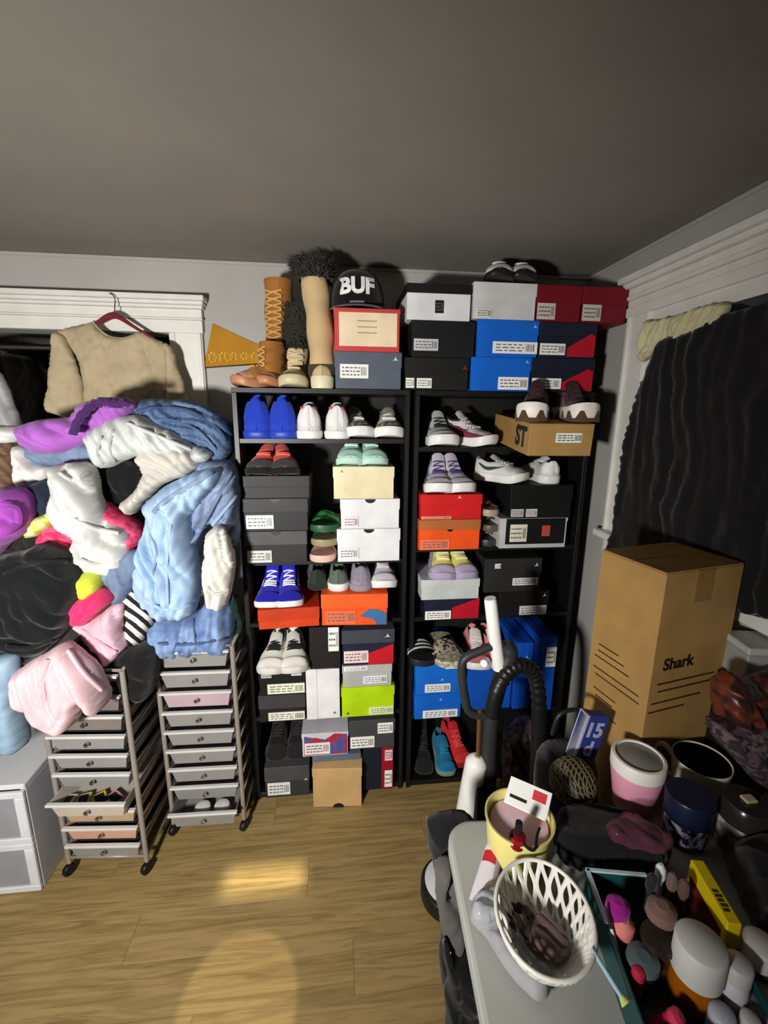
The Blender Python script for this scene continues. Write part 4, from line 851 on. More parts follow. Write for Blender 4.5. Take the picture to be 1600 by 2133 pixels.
# hems, cuffs and seams that lie on the cloth
from mathutils.bvhtree import BVHTree
def seam(objname, part, px, r_, m):
    o = bpy.data.objects[objname]; loc = Vector(o.location)
    bv = BVHTree.FromPolygons([v.co+loc for v in o.data.vertices], [list(p.vertices) for p in o.data.polygons])
    pts = []
    for q in smooth_path([(x, y, 0) for x, y in px], 8):
        h = bv.ray_cast(CAM, ray(q.x, q.y).normalized())
        if h[0]: pts.append(h[0]-loc)
    if len(pts) < 4: return
    pts = [pts[max(i-1, 0)]*.25+pts[i]*.5+pts[min(i+1, len(pts)-1)]*.25 for i in range(len(pts))]
    MB().tube(pts, [r_*.35]+[r_]*(len(pts)-2)+[r_*.35], 7).build(part, m, o)
dk = mat((52, 68, 102), .9, 'denim', rgb2=(84, 102, 138), spec=.15)
for nm, part, px, r_, m in (
    ('jeans', 'waistband', [(272, 866), (320, 850), (390, 856), (446, 886), (470, 920)], .008, dk),
    ('jeans', 'hem', [(300, 884), (350, 874), (410, 896), (452, 940)], .006, den1),
    ('jacket', 'cuff', [(214, 968), (204, 940), (212, 908)], .006, cloth(172, 176, 174)),
    ('jacket', 'cuff', [(240, 964), (228, 932), (236, 894)], .005, cloth(172, 176, 174)),
    ('jacket', 'fold', [(262, 880), (320, 905), (400, 938)], .007, cloth(196, 200, 198)),
    ('sweatshirt', 'hem', [(164, 1166), (200, 1178), (240, 1180), (264, 1168)], .008, cloth(196, 196, 192)),
    ('sweatshirt', 'neckline', [(122, 984), (150, 1000), (188, 984)], .007, cloth(196, 196, 192)),
    ('sweatshirt', 'fold', [(150, 1080), (196, 1100), (250, 1112)], .008, cloth(204, 204, 200)),
    ('light_jeans', 'hem', [(296, 1246), (345, 1270), (404, 1258)], .006, den2),
    ('light_jeans', 'fly_seam', [(356, 1090), (348, 1170), (350, 1262)], .005, den2),
    ('light_jeans', 'pocket_seam', [(312, 1110), (326, 1150), (318, 1200)], .004, den5),
    ('light_jeans', 'waistband', [(318, 1070), (350, 1040), (400, 1010), (446, 982)], .009, den5),
    ('denim_skirt', 'hem', [(326, 1340), (400, 1342), (478, 1328)], .006, dk),
    ('denim_skirt', 'seam', [(404, 1286), (408, 1346)], .004, dk),
    ('cardigan', 'cuff', [(430, 1222), (452, 1238), (478, 1226)], .007, cloth(204, 202, 194)),
    ('pink_fleece', 'fold', [(100, 1372), (88, 1420), (94, 1462)], .009, cloth(206, 170, 178)),
    ('pink_fleece', 'fold', [(140, 1352), (172, 1400), (214, 1440)], .008, cloth(212, 176, 182)),
    ('black_sweater', 'sleeve_seam', [(4, 1200), (70, 1172), (144, 1170)], .007, cloth(24, 26, 27)),
    ('black_sweater', 'hem', [(10, 1346), (60, 1350), (112, 1330)], .009, cloth(22, 24, 25)),
    ('denim_jacket', 'placket', [(484, 980), (446, 1050), (416, 1104)], .009, den4),
    ('denim_jacket', 'cuff', [(494, 1030), (460, 1072), (440, 1096)], .008, den2),
    ('hoodie', 'hood_edge', [(0, 1050), (30, 1056), (36, 1090), (4, 1112)], .012, cloth(150, 66, 164)),
    ('pink_shirt', 'hem', [(170, 1310), (210, 1340), (244, 1360)], .006, cloth(206, 164, 180)),
): seam(nm, part, px, r_, m)

# ------------------------------------------------------------------ drawer carts
frost = mat((150, 148, 146), .35, alpha=.82); frl = mat((196, 194, 192), .35); postm = mat((150, 142, 134), .4, metal=.2)
def cart(label, fl, fr, depth, z0, z1, n, pulled={}, tints={}, tube=postm, dark=False):
    a = Vector((fl[0], fl[1], 0)); b = Vector((fr[0], fr[1], 0)); ux = (b-a).normalized(); wd = (b-a).length
    rz = math.atan2(ux.y, ux.x); r = thing('drawer_cart', label, 'drawer cart', (a+b)/2, rz, group='rolling drawer carts')
    hw = wd/2
    for x in (-hw, hw):
        for y in (.0, depth): MB().tube([(x, y, .05), (x, y, z1)], .0095, 8).build('post', tube, r)
        for z in (.07, z1): MB().tube([(x, 0, z), (x, depth, z)], .006, 6).build('side_rail', tube, r)
        for i in range(n): 
            z = z0+(z1-z0)*(i+.86)/n; MB().tube([(x-(.004 if x > 0 else -.004), .0, z), (x-(.004 if x > 0 else -.004), depth, z)], .0035, 5).build('runner', tube, r)
    for y in (0, depth):
        for z in (.07, z1): MB().tube([(-hw, y, z), (hw, y, z)], .006, 6).build('cross_rail', tube, r)
    pitch = (z1-z0)/n
    for i in range(n):
        zb = z0+pitch*i; dh = pitch*.86; pl_ = pulled.get(i, 0); t = .002; w1 = hw-.014; w0 = w1-.016; y0 = -.012-pl_; y1 = depth-.02-pl_
        body = MB()
        # tapered tray: floor, front, back, sides
        P = lambda x, y, z: Vector((x, y, z))
        o8 = [P(-w0, y0+.012, zb), P(w0, y0+.012, zb), P(w0, y1-.01, zb), P(-w0, y1-.01, zb), P(-w1, y0, zb+dh), P(w1, y0, zb+dh), P(w1, y1, zb+dh), P(-w1, y1, zb+dh)]
        i8 = [P(-w0+t, y0+.014, zb+t), P(w0-t, y0+.014, zb+t), P(w0-t, y1-.012, zb+t), P(-w0+t, y1-.012, zb+t), P(-w1+t, y0+.002, zb+dh), P(w1-t, y0+.002, zb+dh), P(w1-t, y1-.002, zb+dh), P(-w1+t, y1-.002, zb+dh)]
        body.add(o8+i8, [[0, 1, 2, 3], [0, 1, 5, 4], [1, 2, 6, 5], [2, 3, 7, 6], [3, 0, 4, 7], [8, 9, 10, 11], [8, 9, 13, 12], [9, 10, 14, 13], [10, 11, 15, 14], [11, 8, 12, 15], [4, 5, 13, 12], [5, 6, 14, 13], [6, 7, 15, 14], [7, 4, 12, 15]])
        d = body.build('drawer', mat(tints[i], .35, alpha=.86) if i in tints else frost, r)
        MB().box(-w1-.006, w1+.006, y0-.012, y0+.004, zb+dh-.008, zb+dh+.002, .002).build('rim', frl, d)
        if dark and not pl_: MB().box(-w0+.006, w0-.006, y0+.03, y1-.016, zb+.004, zb+dh*.95, .006).build('shade_block', cloth(26, 24, 25), d)  # near-black fill standing in for the shade on the cart's unlit side
        kb_ = MB().lathe([(.0, 0), (.004, .001), (.0045, .008), (.0085, .011), (.0085, .016), (.0, .018)], n=10); kb_.xf(Matrix.Translation((0, y0+.004, zb+dh*.5)) @ Matrix.Rotation(pi/2, 4, 'X')); kb_.build('knob', CHROME, d)
    for x in (-hw, hw):
        for y in (.0, depth):
            cst = MB(); cst.lathe([(.0, -.009), (.02, -.009), (.022, -.006), (.022, .006), (.02, .009), (.0, .009)], n=16); cst.xf(Matrix.Translation((x, y-.008, .0225)) @ Matrix.Rotation(pi/2, 4, 'Y') @ Matrix.Rotation(.4, 4, 'X')); c_ = cst.build('caster', BLACK, r)
            MB().tube([(x, y, .03), (x, y, .06)], .007, 8).build('caster_stem', tube, c_)
    return r
cart('grey rolling cart of clear drawers beside the left bookcase', (-.69, -.13), (-.405, -.137), .33, .075, .845, 9, {0: .045}, tints={6: (190, 166, 176)})
cart('grey rolling cart of clear drawers in front of the clothes pile, one drawer pulled out', (-1.022, -.262), (-.735, -.285), .33, .075, .85, 10, {3: .05}, {1: (206, 160, 136), 2: (186, 158, 130), 3: (196, 184, 172), 8: (120, 108, 104), 7: (126, 118, 112)}, dark=True)
# things in the drawers
for i, (px, py, cl, lb) in enumerate(((135, 1645, (230, 226, 214), 'white'), (170, 1645, (196, 180, 130), 'tan'), (205, 1645, (206, 190, 60), 'yellow'), (235, 1645, (200, 150, 170), 'pink'))):
    p = atY(px, py, -.27); o = thing('cosmetic_packet', '%s cosmetic packet in the pulled-out drawer' % lb, 'packet', (p.x, -.27, .318), .3*i, 'packets in the pulled-out drawer')
    MB().box(-.025, .025, -.03, .03, 0, .012, .003).build('packet', pl(*cl), o); MB().box(-.015, .015, -.031, .02, .0121, .0126, 0).build('print', INK, o)
for i, px in enumerate((425, 465)):
    p = atY(px, 1660, -.1); tag(MB().lathe([(.0, 0), (.03, .004), (.036, .02), (.03, .036), (.012, .042), (.0, .04)], n=12).build('sock_ball', cloth(214, 212, 210)), 'white rolled sock in the bottom drawer of the right cart, %s one' % ('left', 'right')[i], 'sock', 'rolled socks'); bpy.data.objects['sock_ball' if i == 0 else 'sock_ball.001'].location = (p.x, -.125, .0785)
# white plastic drawer tower
uz = .43; ux1 = -1.087; ux0 = -1.46; uy0, uy1 = -.315, .06
u = thing('drawer_tower', 'white plastic drawer tower with smoky drawers at the left edge', 'drawer unit', ((ux0+ux1)/2, (uy0+uy1)/2, 0))
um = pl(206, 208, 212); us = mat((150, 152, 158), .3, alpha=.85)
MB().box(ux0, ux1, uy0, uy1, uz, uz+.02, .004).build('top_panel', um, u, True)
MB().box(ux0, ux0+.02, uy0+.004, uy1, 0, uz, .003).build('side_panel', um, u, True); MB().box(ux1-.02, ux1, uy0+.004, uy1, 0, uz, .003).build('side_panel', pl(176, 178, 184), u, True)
MB().box(ux0, ux1, uy1-.01, uy1, 0, uz, .002).build('back_panel', um, u, True)
for z0, z1 in ((.004, .212), (.214, .428)):
    d = MB().box(ux0+.022, ux1-.03, uy0-.004, uy0+.006, z0+.022, z1-.022, .002).build('drawer', us, u, True)
    MB().box(ux0+.004, ux1-.001, uy0-.012, uy0+.003, z0, z0+.024, .003).box(ux0+.004, ux1-.001, uy0-.012, uy0+.003, z1-.024, z1, .003).box(ux0+.004, ux0+.03, uy0-.0125, uy0, z0+.0245, z1-.0245, .003).box(ux1-.034, ux1-.001, uy0-.0125, uy0+.002, z0+.0245, z1-.0245, .003).build('drawer_frame', um, d, True)
    MB().box(ux0+.12, ux1-.12, uy0-.026, uy0-.012, z1-.03, z1-.012, .004).build('handle', um, d, True)

# ------------------------------------------------------------------ vacuum cleaner
vy = -.45
def V_(x, y, Y=vy): return atY(x, y, Y)
vb = V_(1010, 1700); v = thing('vacuum_cleaner', 'white and charcoal stick vacuum with black hose standing before the corner bookcase', 'vacuum', (vb.x, vy, 0))
DG = pl(44, 45, 46, rough=.5); DK = pl(22, 22, 23, rough=.4)
MB().tube([V_(1021, 1246), V_(1022, 1252), V_(1030, 1320), V_(1040, 1392)], [.018, .0205, .021, .0215], 14).build('wand', WHITE, v, True)
MB().tube(smooth_path([V_(1062, 1352), V_(1035, 1344), V_(1000, 1356), V_(968, 1372), V_(962, 1400), V_(968, 1450), V_(978, 1482), V_(1012, 1490), V_(1030, 1470)], 6), .0145, 10).build('handle', DG, v, True)
MB().tube(smooth_path([V_(1052, 1340), V_(1062, 1362), V_(1050, 1392), V_(1038, 1430), V_(1024, 1490), V_(1018, 1560), V_(1018, 1650), V_(1012, 1800)], 6), [.02, .021, .022, .024]+[.027]*39, 12).build('neck', DG, v, True)
MB().tube([V_(1008, 1382, vy-.03), V_(1014, 1376, vy-.01)], .012, 12).build('latch_button', WHITE, v, True)
hp = smooth_path([V_(1024, 1490, vy-.03), V_(1034, 1440, vy-.03), V_(1056, 1402, vy-.02), V_(1085, 1386, vy-.01), V_(1112, 1402), V_(1122, 1450), V_(1122, 1530), V_(1116, 1640), V_(1105, 1800)], 14)
MB().tube(hp, [.025+.0018*(1 if (i//2) % 2 else -1)*(1 if i > 20 and i < 75 else .2) for i in range(len(hp))], 12).build('hose', DK, v, True)
MB().tube([V_(1000, 1478), V_(996, 1576)], .0085, 10).build('copper_tube', mat((150, 106, 74), .3, metal=.7), v, True)
MB().tube(smooth_path([V_(996, 1574), V_(990, 1600), V_(980, 1650), V_(968, 1720), V_(960, 1800)], 5), [.016, .024, .032]+[.038]*18, 16).build('body', WHITE, v, True)
a, b = V_(998, 1634, vy-.022), V_(988, 1760, vy-.022); MB().tube([a, b], .022, 12).build('filter_window', DK, v, True)
fb = V_(1010, 1800); MB().box(fb.x-.13, fb.x+.13, vy-.08, vy+.06, .004, .07, .02).build('floor_head', DG, v, True)
MB().tube([V_(1012, 1795), (fb.x, vy, .06)], .024, 10).tube([V_(1105, 1795), (fb.x+.06, vy, .06)], .022, 10).tube([V_(960, 1795), (fb.x-.05, vy, .06)], .026, 10).build('joint', DG, v, True)

# ------------------------------------------------------------------ curtain and window dressing
garment('curtain', 'black curtain covering the window on the right wall', 'curtain', [(1382, 702), (1420, 694), (1460, 684), (1510, 655), (1560, 640), (1620, 622), (1900, 560), (1960, 1300), (1600, 1290), (1400, 1220), (1290, 1180), (1262, 1146), (1274, 1130), (1285, 1040), (1310, 900), (1342, 790)], RW-.035, .03, cloth(17, 17, 19), (92, 30, .006), 41, plane='X', step=.014, edge=.02, crumple=.004, jit=.3)
garment('sheer_cloth', 'yellowish crumpled cloth stuffed along the top of the window casing', 'cloth', [(1350, 668), (1400, 660), (1450, 646), (1500, 632), (1524, 636), (1510, 668), (1480, 694), (1430, 712), (1385, 716), (1362, 740), (1338, 752), (1332, 715)], RW-.031, .024, mat((196, 190, 150), .9, 'cloth'), (60, 60, .012), 42, plane='X', edge=.02, crumple=.01)
# tall carton
cz1 = 1.34
A, B, D = atZ(1285, 1142, cz1), atZ(1389, 1194, cz1), atZ(1557, 1172, cz1)
u1 = (A-B); u2 = (D-B); u1.z = u2.z = 0; u2 = u2.normalized()*min(u2.length, .27); n1 = u1.normalized(); 
u1 = (Vector((-u2.y, u2.x, 0)).normalized())*u1.length
u2n = u2.normalized(); rzc = math.atan2(u2n.y, u2n.x)
cb = thing('carton', 'tall brown cardboard carton with printed lines standing in the window corner', 'cardboard box', (B.x, B.y, 0), rzc)
cl2 = card(166, 130, 76); wA, wB = u2.length, u1.length
MB().box(0, wA, 0, wB, .001, cz1-.003, .003).build('body', cl2, cb)
for x0, x1, y0, y1 in ((.002, wA-.002, .001, wB*.49), (.002, wA-.002, wB*.51, wB-.001)): MB().box(x0, x1, y0, y1, cz1-.0028, cz1, .001).build('flap', cl2, cb)
ink = card(60, 44, 22)
t_ = text_mb('Shark', .046, .0012, .0004); t_.xf(Matrix.Translation((wA*.33, -.0006, 1.085)) @ STAND); t_.build('lettering', card(34, 24, 12), cb)
ln = MB()
for z, x0, x1 in ((1.03, .1, .85), (1.008, .12, .95), (.975, .06, .7), (.95, .04, .5)): ln.box(wA*x0, wA*x1, -.0005, .0005, z, z+.005, 0)
ln.build('printed_lines', ink, cb); ln = MB()
for z, y0, y1 in ((1.06, .5, .85), (1.04, .4, .85), (1.02, .3, .9), (.985, .12, .9), (.965, .1, .85), (.92, .45, .85), (.9, .5, .8), (.86, .4, .6)):
    ln.box(-.0005, .0005, wB*y0, wB*y1, z, z+.004, 0)
ln.build('side_print', ink, cb)
MB().box(wA*.5-.03, wA*.5+.03, -.0008, .0006, cz1-.09, cz1-.004, 0).build('tape', card(140, 108, 60), cb)

# ------------------------------------------------------------------ folding table
TZ = .74; tang = radians(-4)
tb = thing('folding_table', 'light grey plastic folding table at the lower right covered in clutter', 'table', (.252, -.852, 0), tang)
def rrect(x0, x1, y0, y1, r, n=7):
    o = []
    for cx, cy, a0 in ((x1-r, y1-r, 0), (x0+r, y1-r, pi/2), (x0+r, y0+r, pi), (x1-r, y0+r, 3*pi/2)):
        o += [(cx+r*cos(a0+pi/2*i/n), cy+r*sin(a0+pi/2*i/n)) for i in range(n+1)]
    return o
tops = []
for ins, z in ((.006, TZ-.04), (.0, TZ-.034), (0, TZ-.008), (.003, TZ-.002), (.009, TZ)): tops.append([Vector((x, y, z)) for x, y in rrect(0+ins, .79-ins, -1.75+ins, 0-ins, .06)])
n = len(tops[0]); MB().add([p for t in tops for p in t], [[a*n+k, a*n+(k+1) % n, (a+1)*n+(k+1) % n, (a+1)*n+k] for a in range(4) for k in range(n)]+[list(range(n)), [4*n+k for k in range(n)]]).build('tabletop', mat((172, 174, 168), .5, 'plaster'), tb)
for x in (.12, .67):
    for y in (-.22, -1.5): MB().tube([(x, y, .0), (x, y, TZ-.04)], .014, 10).build('leg', pl(70, 72, 74), tb)
for y in (-.22, -1.5): MB().tube([(.12, y, .3), (.67, y, .3)], .01, 8).build('leg_brace', pl(70, 72, 74), tb)
TT = TZ+.0008
def T(px, py, h=0): return atZ(px, py, TT+h)
def rootT(name, label, cat, px, py, h, rz=0, group=None):
    p = T(px, py, h); return thing(name, label, cat, (p.x, p.y, TT), rz, group)
# cream-yellow tub with pink insert
r = rootT('tub', 'cream and yellow round tub with pink lining on the table corner', 'tub', 1082, 1702, .1)
ty_ = pl(216, 208, 130)
MB().lathe([(.0, 0), (.06, 0), (.064, .01), (.072, .098), (.075, .1), (.075, .104), (.071, .104), (.068, .098), (.061, .012), (0, .01)], n=40).build('body', ty_, r)
MB().lathe([(.0, .078), (.056, .078), (.062, .082), (.062, .086), (.054, .087), (0, .086)], n=32).build('pink_pad', pl(236, 200, 210), r)
MB().lathe([(.0, .0105), (.06, .0115), (.066, .076), (0, .0775)], n=32).build('filler', pl(226, 196, 190), r)
p = T(1090, 1760, .1); hp_ = [Vector((p.x-.03+.012*i, p.y+.018*sin(i*1.3), TT+.112+.008*cos(i))) for i in range(7)]
tag(MB().tube(smooth_path(hp_, 5), .003, 6).build('hair_tie', BLACK), 'black hair tie looped on the pink-lined tub', 'hair tie')
p = T(1078, 1752, .1); r = thing('nail_polish', 'dark red nail polish bottle lying in the tub', 'bottle', (p.x, p.y, TT+.088), .6)
MB().lathe([(0, 0), (.014, 0), (.016, .003), (.016, .028), (.008, .032), (0, .032)], n=16).build('bottle', pl(130, 10, 24, rough=.15), r); MB().lathe([(0, .0325), (.008, .0325), (.007, .06), (0, .061)], n=12).build('cap', DK, r)
# white card packet leaning in tub
p = T(1092, 1648, .15); r = thing('card_packet', 'white printed packet with red lettering leaning in the tub', 'packet', (p.x, p.y-.01, TT+.106), radians(-38))
M_ = Matrix.Rotation(radians(-62), 4, 'X') @ Matrix.Scale(.85, 4)
MB().box(-.055, .055, -.003, .003, 0, .07, .001).xf(M_).build('packet', PAPER, r); MB().box(.01, .045, -.0036, .0, .035, .06, 0).xf(M_).build('red_print', card(206, 60, 70), r); MB().box(-.045, .0, -.0036, .0, .018, .026, 0).xf(M_).build('black_print', INK, r)
# lotion tube lying on the table edge
a, b = T(1030, 1752, .045), T(1002, 1885, .012); d = b-a; r = thing('lotion_tube', 'white and lilac cosmetic tube with red label lying at the table edge', 'tube', (a.x, a.y, TT), math.atan2(d.y, d.x)-pi/2*0)
Lt = d.length
def tubP(a_, b_): an = 2*pi*b_; w = .019*(1+.25*a_); hh = .016*(1-a_*.9)+.001; return Vector((a_*Lt, w*cos(an), .018+hh*sin(an)))
MB().grid(tubP, 12, 20).build('tube', pl(226, 222, 232), r)
MB().grid(lambda a_, b_: tubP(.12+.2*a_, .12+.3*b_)+Vector((0, 0, .001)), 4, 6).build('red_label', card(196, 40, 56), r)
MB().grid(lambda a_, b_: tubP(.02+.94*a_, .02+.14*b_)+Vector((0, .0003, .001)), 6, 4).build('lilac_panel', card(186, 164, 206), r)
cpb = MB().lathe([(.0, -.03), (.014, -.03), (.015, 0), (0, 0)], n=16); cpb.xf(Matrix.Translation((0, 0, .018)) @ Matrix.Rotation(pi/2, 4, 'Y')); cpb.build('cap', pl(210, 206, 190), r)
# clear-grey folded garment bag / cloth under basket
garment('grey_cloth', 'grey fleece band lying on the table around the white basket', 'cloth', [(992, 1862), (1030, 1842), (1056, 1905), (1100, 1975), (1150, 2030), (1146, 2056), (1128, 2082), (1098, 2066), (1050, 2016), (1010, 1955), (978, 1912)], TT, .035, cloth(150, 150, 152), (40, 60, .006), 51, plane='Z', edge=.02, crumple=.004, step=.008)
garment('plastic_wrap', 'crumpled clear plastic wrap at the end of the lotion tube', 'plastic', [(985, 1868), (1010, 1850), (1042, 1858), (1048, 1900), (1016, 1926), (984, 1908)], TT+.03, .02, mat((190, 194, 200), .2, alpha=.6), (40, 80, .008), 52, plane='Z', edge=.02, crumple=.012, step=.007)
# white lattice basket
R_ = .091; p = T(1133, 1904, .085)
r = thing('lattice_basket', 'white leaf-lattice oval basket holding hair accessories', 'basket', (p.x, p.y, TT), radians(-20))
wl = pl(226, 224, 216)
def bk(s, an): return Vector((R_*s*cos(an)*.93, R_*s*sin(an)*1.1, .006+.081*s**2.6))
MB().tube([bk(1, 2*pi*k/48) for k in range(48)], .004, 8, closed=True).build('rim', wl, r)
MB().add([bk(.42, 2*pi*k/32)+Vector((0, 0, -.012)) for k in range(32)]+[bk(.42, 2*pi*k/32)+Vector((0, 0, -.004)) for k in range(32)], [list(range(32)), [32+k for k in range(32)]]+[[k, (k+1) % 32, 32+(k+1) % 32, 32+k] for k in range(32)]).xf(Matrix.Translation((0, 0, .0035))).build('base', wl, r)
lt = MB(); NR_ = 64; fo = Vector((.42, -.52))
for k in range(NR_):
    th = 2*pi*k/NR_; pts_ = []
    d = Vector((cos(th), sin(th))); bq = fo.dot(d); tmax = -bq+sqrt(bq*bq-(fo.length_squared-1))
    for i in range(37):
        f_ = i/36; zig = (1 if k % 2 else -1)*(pi/NR_)*.8*cos(f_*pi*7)
        d2_ = Vector((cos(th+zig), sin(th+zig))); b2 = fo.dot(d2_); tm2 = -b2+sqrt(b2*b2-(fo.length_squared-1))
        q_ = fo+d2_*(tm2*(.05+.95*f_)); rho = min(1, q_.length)
        pts_.append(Vector((q_.x*R_*.93, q_.y*R_*1.1, .006+.081*rho**2.6)))
    lt.tube(pts_, [.0016+.0028*min(1, 1.5*i/36) for i in range(37)], 5)
lt.build('lattice', wl, r)
garment('satin_scarf', 'mauve satin scarf crumpled inside the white lattice basket', 'scarf', [(1100, 1935), (1128, 1908), (1160, 1922), (1186, 1960), (1188, 1992), (1160, 2006), (1126, 1990), (1104, 1966)], TT+.014, .03, mat((112, 90, 90), .35, 'cloth', spec=.5), (50, 44, .008), 58, plane='Z', edge=.02, step=.005, crumple=.006)
o = MB().tube([(.022*cos(2*pi*k/32), .022*sin(2*pi*k/32), .01) for k in range(32)], [.0085+.0012*sin(k*2.2) for k in range(32)], 10, closed=True).build('scrunchie', cloth(66, 50, 50)); o.location = (p.x-.028, p.y+.03, TT+.022)
tag(o, 'dark brown scrunchie beside the mauve scarf in the basket', 'scrunchie')
# pink canister with white lid
r = rootT('canister', 'pink canister with white lid on the table', 'canister', 1332, 1572, .15)
MB().lathe([(0, 0), (.04, 0), (.044, .004), (.06, .105), (.058, .112), (0, .112)], n=40).build('body', pl(216, 148, 172), r)
ld = MB().lathe([(.0585, .1122), (.062, .114), (.0625, .142), (.06, .147), (.054, .148), (.053, .143)], n=40).build('lid', pl(224, 220, 214), r)
MB().lathe([(0, .1425), (.0525, .1425), (.05, .144), (0, .145)], n=36).build('lid_window', pl(128, 128, 126, rough=.3), ld)
# mug
r = rootT('mug', 'cream mug with black inside behind the pink canister', 'mug', 1462, 1582, .1, radians(146))
MB().lathe([(0, 0), (.05, 0), (.056, .006), (.067, .1), (.066, .103), (.063, .1)], n=40).build('body', pl(206, 202, 184), r)
MB().lathe([(.063, .1), (.054, .02), (.0, .016)], n=40).build('inside', pl(16, 14, 14, rough=.2), r)
MB().tube(smooth_path([(.06, 0, .088), (.084, 0, .112), (.106, 0, .1), (.1, 0, .06), (.058, 0, .03)], 5), .007, 8).build('handle', pl(214, 210, 196), r)
# navy tumbler with white pattern
r = rootT('tumbler', 'navy blue tumbler with white speckled band in front of the mug', 'tumbler', 1438, 1655, .12)
MB().lathe([(0, 0), (.04, 0), (.043, .004), (.05, .118), (.048, .122), (0, .12)], n=32).build('body', pl(22, 28, 56, rough=.35), r)
MB().lathe([(.0405, .012), (.0438, .014), (.0475, .062), (.047, .064)], n=32).build('speckled_band', mat((20, 22, 40), .5, 'camo', rgb2=(160, 160, 176), scale=70), r)
# glass jar with checked base
r = rootT('glass_jar', 'glass jar with dark lid and white checked base at the right edge', 'jar', 1560, 1668, .12)
MB().lathe([(0, 0), (.05, 0), (.055, .005), (.056, .07), (.054, .075)], n=32).build('base', mat((170, 168, 164), .5, 'camo', rgb2=(110, 108, 104), scale=40), r)
MB().lathe([(.054, .0752), (.052, .11), (.046, .12), (0, .12)], n=32).build('lid', pl(44, 40, 38, rough=.2), r)
MB().box(-.014, .014, -.01, .012, .1202, .128, .003).build('tag', card(196, 180, 150), r)
# wound rattan ball
p = T(1192, 1632, .05); r = thing('rattan_ball', 'dark woven rattan ball at the back of the table', 'ball', (p.x, p.y, TT+.0))
wm = mat((96, 88, 62), .7); cor = MB()
cor.lathe([(.054*cos(a), .058+.054*sin(a)) for a in [-pi/2+pi*i/12 for i in range(13)]], n=20); cor.build('core', pl(24, 22, 18), r)
st = MB(); rr = random.Random(5)
for q in range(3):
    ax = Vector((.5, -.75, .45) if q == 0 else ((.9, .1, .3) if q == 1 else (.1, -.4, .9))).normalized(); a = ax.orthogonal().normalized(); b = ax.cross(a)
    for k in range(15 if q == 0 else 8):
        lt_ = (-1.2+2.4*k/14) if q == 0 else (-.9+1.8*k/7); rr_ = .0555*cos(lt_)
        st.tube([Vector((0, 0, .058))+ax*(.0555*sin(lt_))+(a*cos(2*pi*i/30)+b*sin(2*pi*i/30))*rr_*(1+.02*sin(i*1.9)) for i in range(30)], .002, 5, closed=True)
st.build('strands', wm, r)
# black pouch
garment('pouch', 'black zip pouch lying in the middle of the table', 'pouch', [(1160, 1700), (1210, 1680), (1270, 1690), (1340, 1720), (1392, 1760), (1380, 1800), (1310, 1806), (1220, 1812), (1168, 1790), (1150, 1740)], TT, .075, cloth(20, 20, 22), (30, 26, .008), 53, plane='Z', edge=.04, crumple=.004)
# make-up caddy
q0, q1 = T(1214, 1868), T(1400, 1862); ca = math.atan2(q1.y-q0.y, q1.x-q0.x)-.12
r = thing('makeup_caddy', 'teal open make-up caddy crammed with cosmetics', 'caddy', (q0.x, q0.y, TT), ca)
te = pl(24, 74, 76, rough=.3); cw_, cd_, chh = .21, .25, .07
MB().box(0, cw_, -cd_, 0, 0, .004, .001).build('base', te, r)
for x0, x1, y0, y1 in ((0, .004, -cd_, 0), (cw_-.004, cw_, -cd_, 0), (.004, cw_-.004, -.004, 0), (.004, cw_-.004, -cd_, -cd_+.004)): MB().box(x0, x1, y0, y1, .004, chh, .001).build('wall', te, r)
MB().box(-.002, cw_*.55, -.006, .002, chh, chh+.004, .001).box(-.003, .006, -.1, 0, chh, chh+.004, .001).build('pale_rim', pl(190, 204, 214), r)
caddy = r; CM = Matrix.Translation((q0.x, q0.y, TT)) @ Matrix.Rotation(ca, 4, 'Z')
def incaddy(px, py, h): 
    p = CM.inverted() @ T(px, py, h); p.x = max(.025, min(cw_-.03, p.x)); p.y = max(-cd_+.02, min(-.02, p.y)); q = CM @ p; return Vector((q.x, q.y, TT+.0045))
def stick(name, label, cat, px, py, h, r_, col, top=None, lean=(0, 0), n=14, tipr=1.0, grp='cosmetics in the caddy', toph=.3):
    p = incaddy(px, py, h); o = thing(name, label, cat, p, 0, grp)
    e = Vector((lean[0], lean[1], h)); m_ = e*(1-toph)
    MB().tube([Vector((0, 0, 0)), m_*.5, m_], [r_*.9, r_, r_], n).build('body', col, o)
    if top: MB().tube([m_, m_+e*toph*.35, m_+e*toph*.8, e], [r_*.9, r_*1.2*tipr, r_*1.15*tipr, r_*.5*tipr], n).build('tip', top, o)
    return o
stick('makeup_brush', 'magenta bristled make-up brush in the caddy', 'brush', 1278, 1880, .1, .012, pl(60, 20, 60), cloth(150, 30, 130), n=14, tipr=1.5, toph=.45)
stick('makeup_sponge', 'coral pink make-up sponge by the magenta brush', 'sponge', 1300, 1920, .08, .016, pl(210, 120, 116), pl(224, 134, 128), toph=.5)
stick('powder_brush', 'flat brown-topped powder brush in the middle of the caddy', 'brush', 1380, 1888, .11, .02, pl(40, 30, 30), cloth(126, 96, 88), tipr=1.05, toph=.35)
stick('bottle', 'olive brown foundation bottle below the powder brush', 'bottle', 1372, 1950, .085, .024, pl(58, 48, 36, rough=.2), pl(40, 32, 26), toph=.25)
stick('perfume_spray', 'dark glass spray bottle at the front of the caddy', 'bottle', 1340, 1995, .07, .022, pl(40, 46, 46, rough=.15), pl(90, 104, 106), toph=.3)
stick('lipstick', 'crimson lipstick tube at the left of the caddy', 'lipstick', 1292, 2020, .07, .009, pl(150, 30, 60), pl(190, 40, 70))
stick('lip_gloss', 'hot pink lip gloss tube at the bottom of the caddy', 'lip gloss', 1362, 2092, .06, .011, pl(206, 40, 80), pl(220, 60, 96), lean=(.03, -.02))
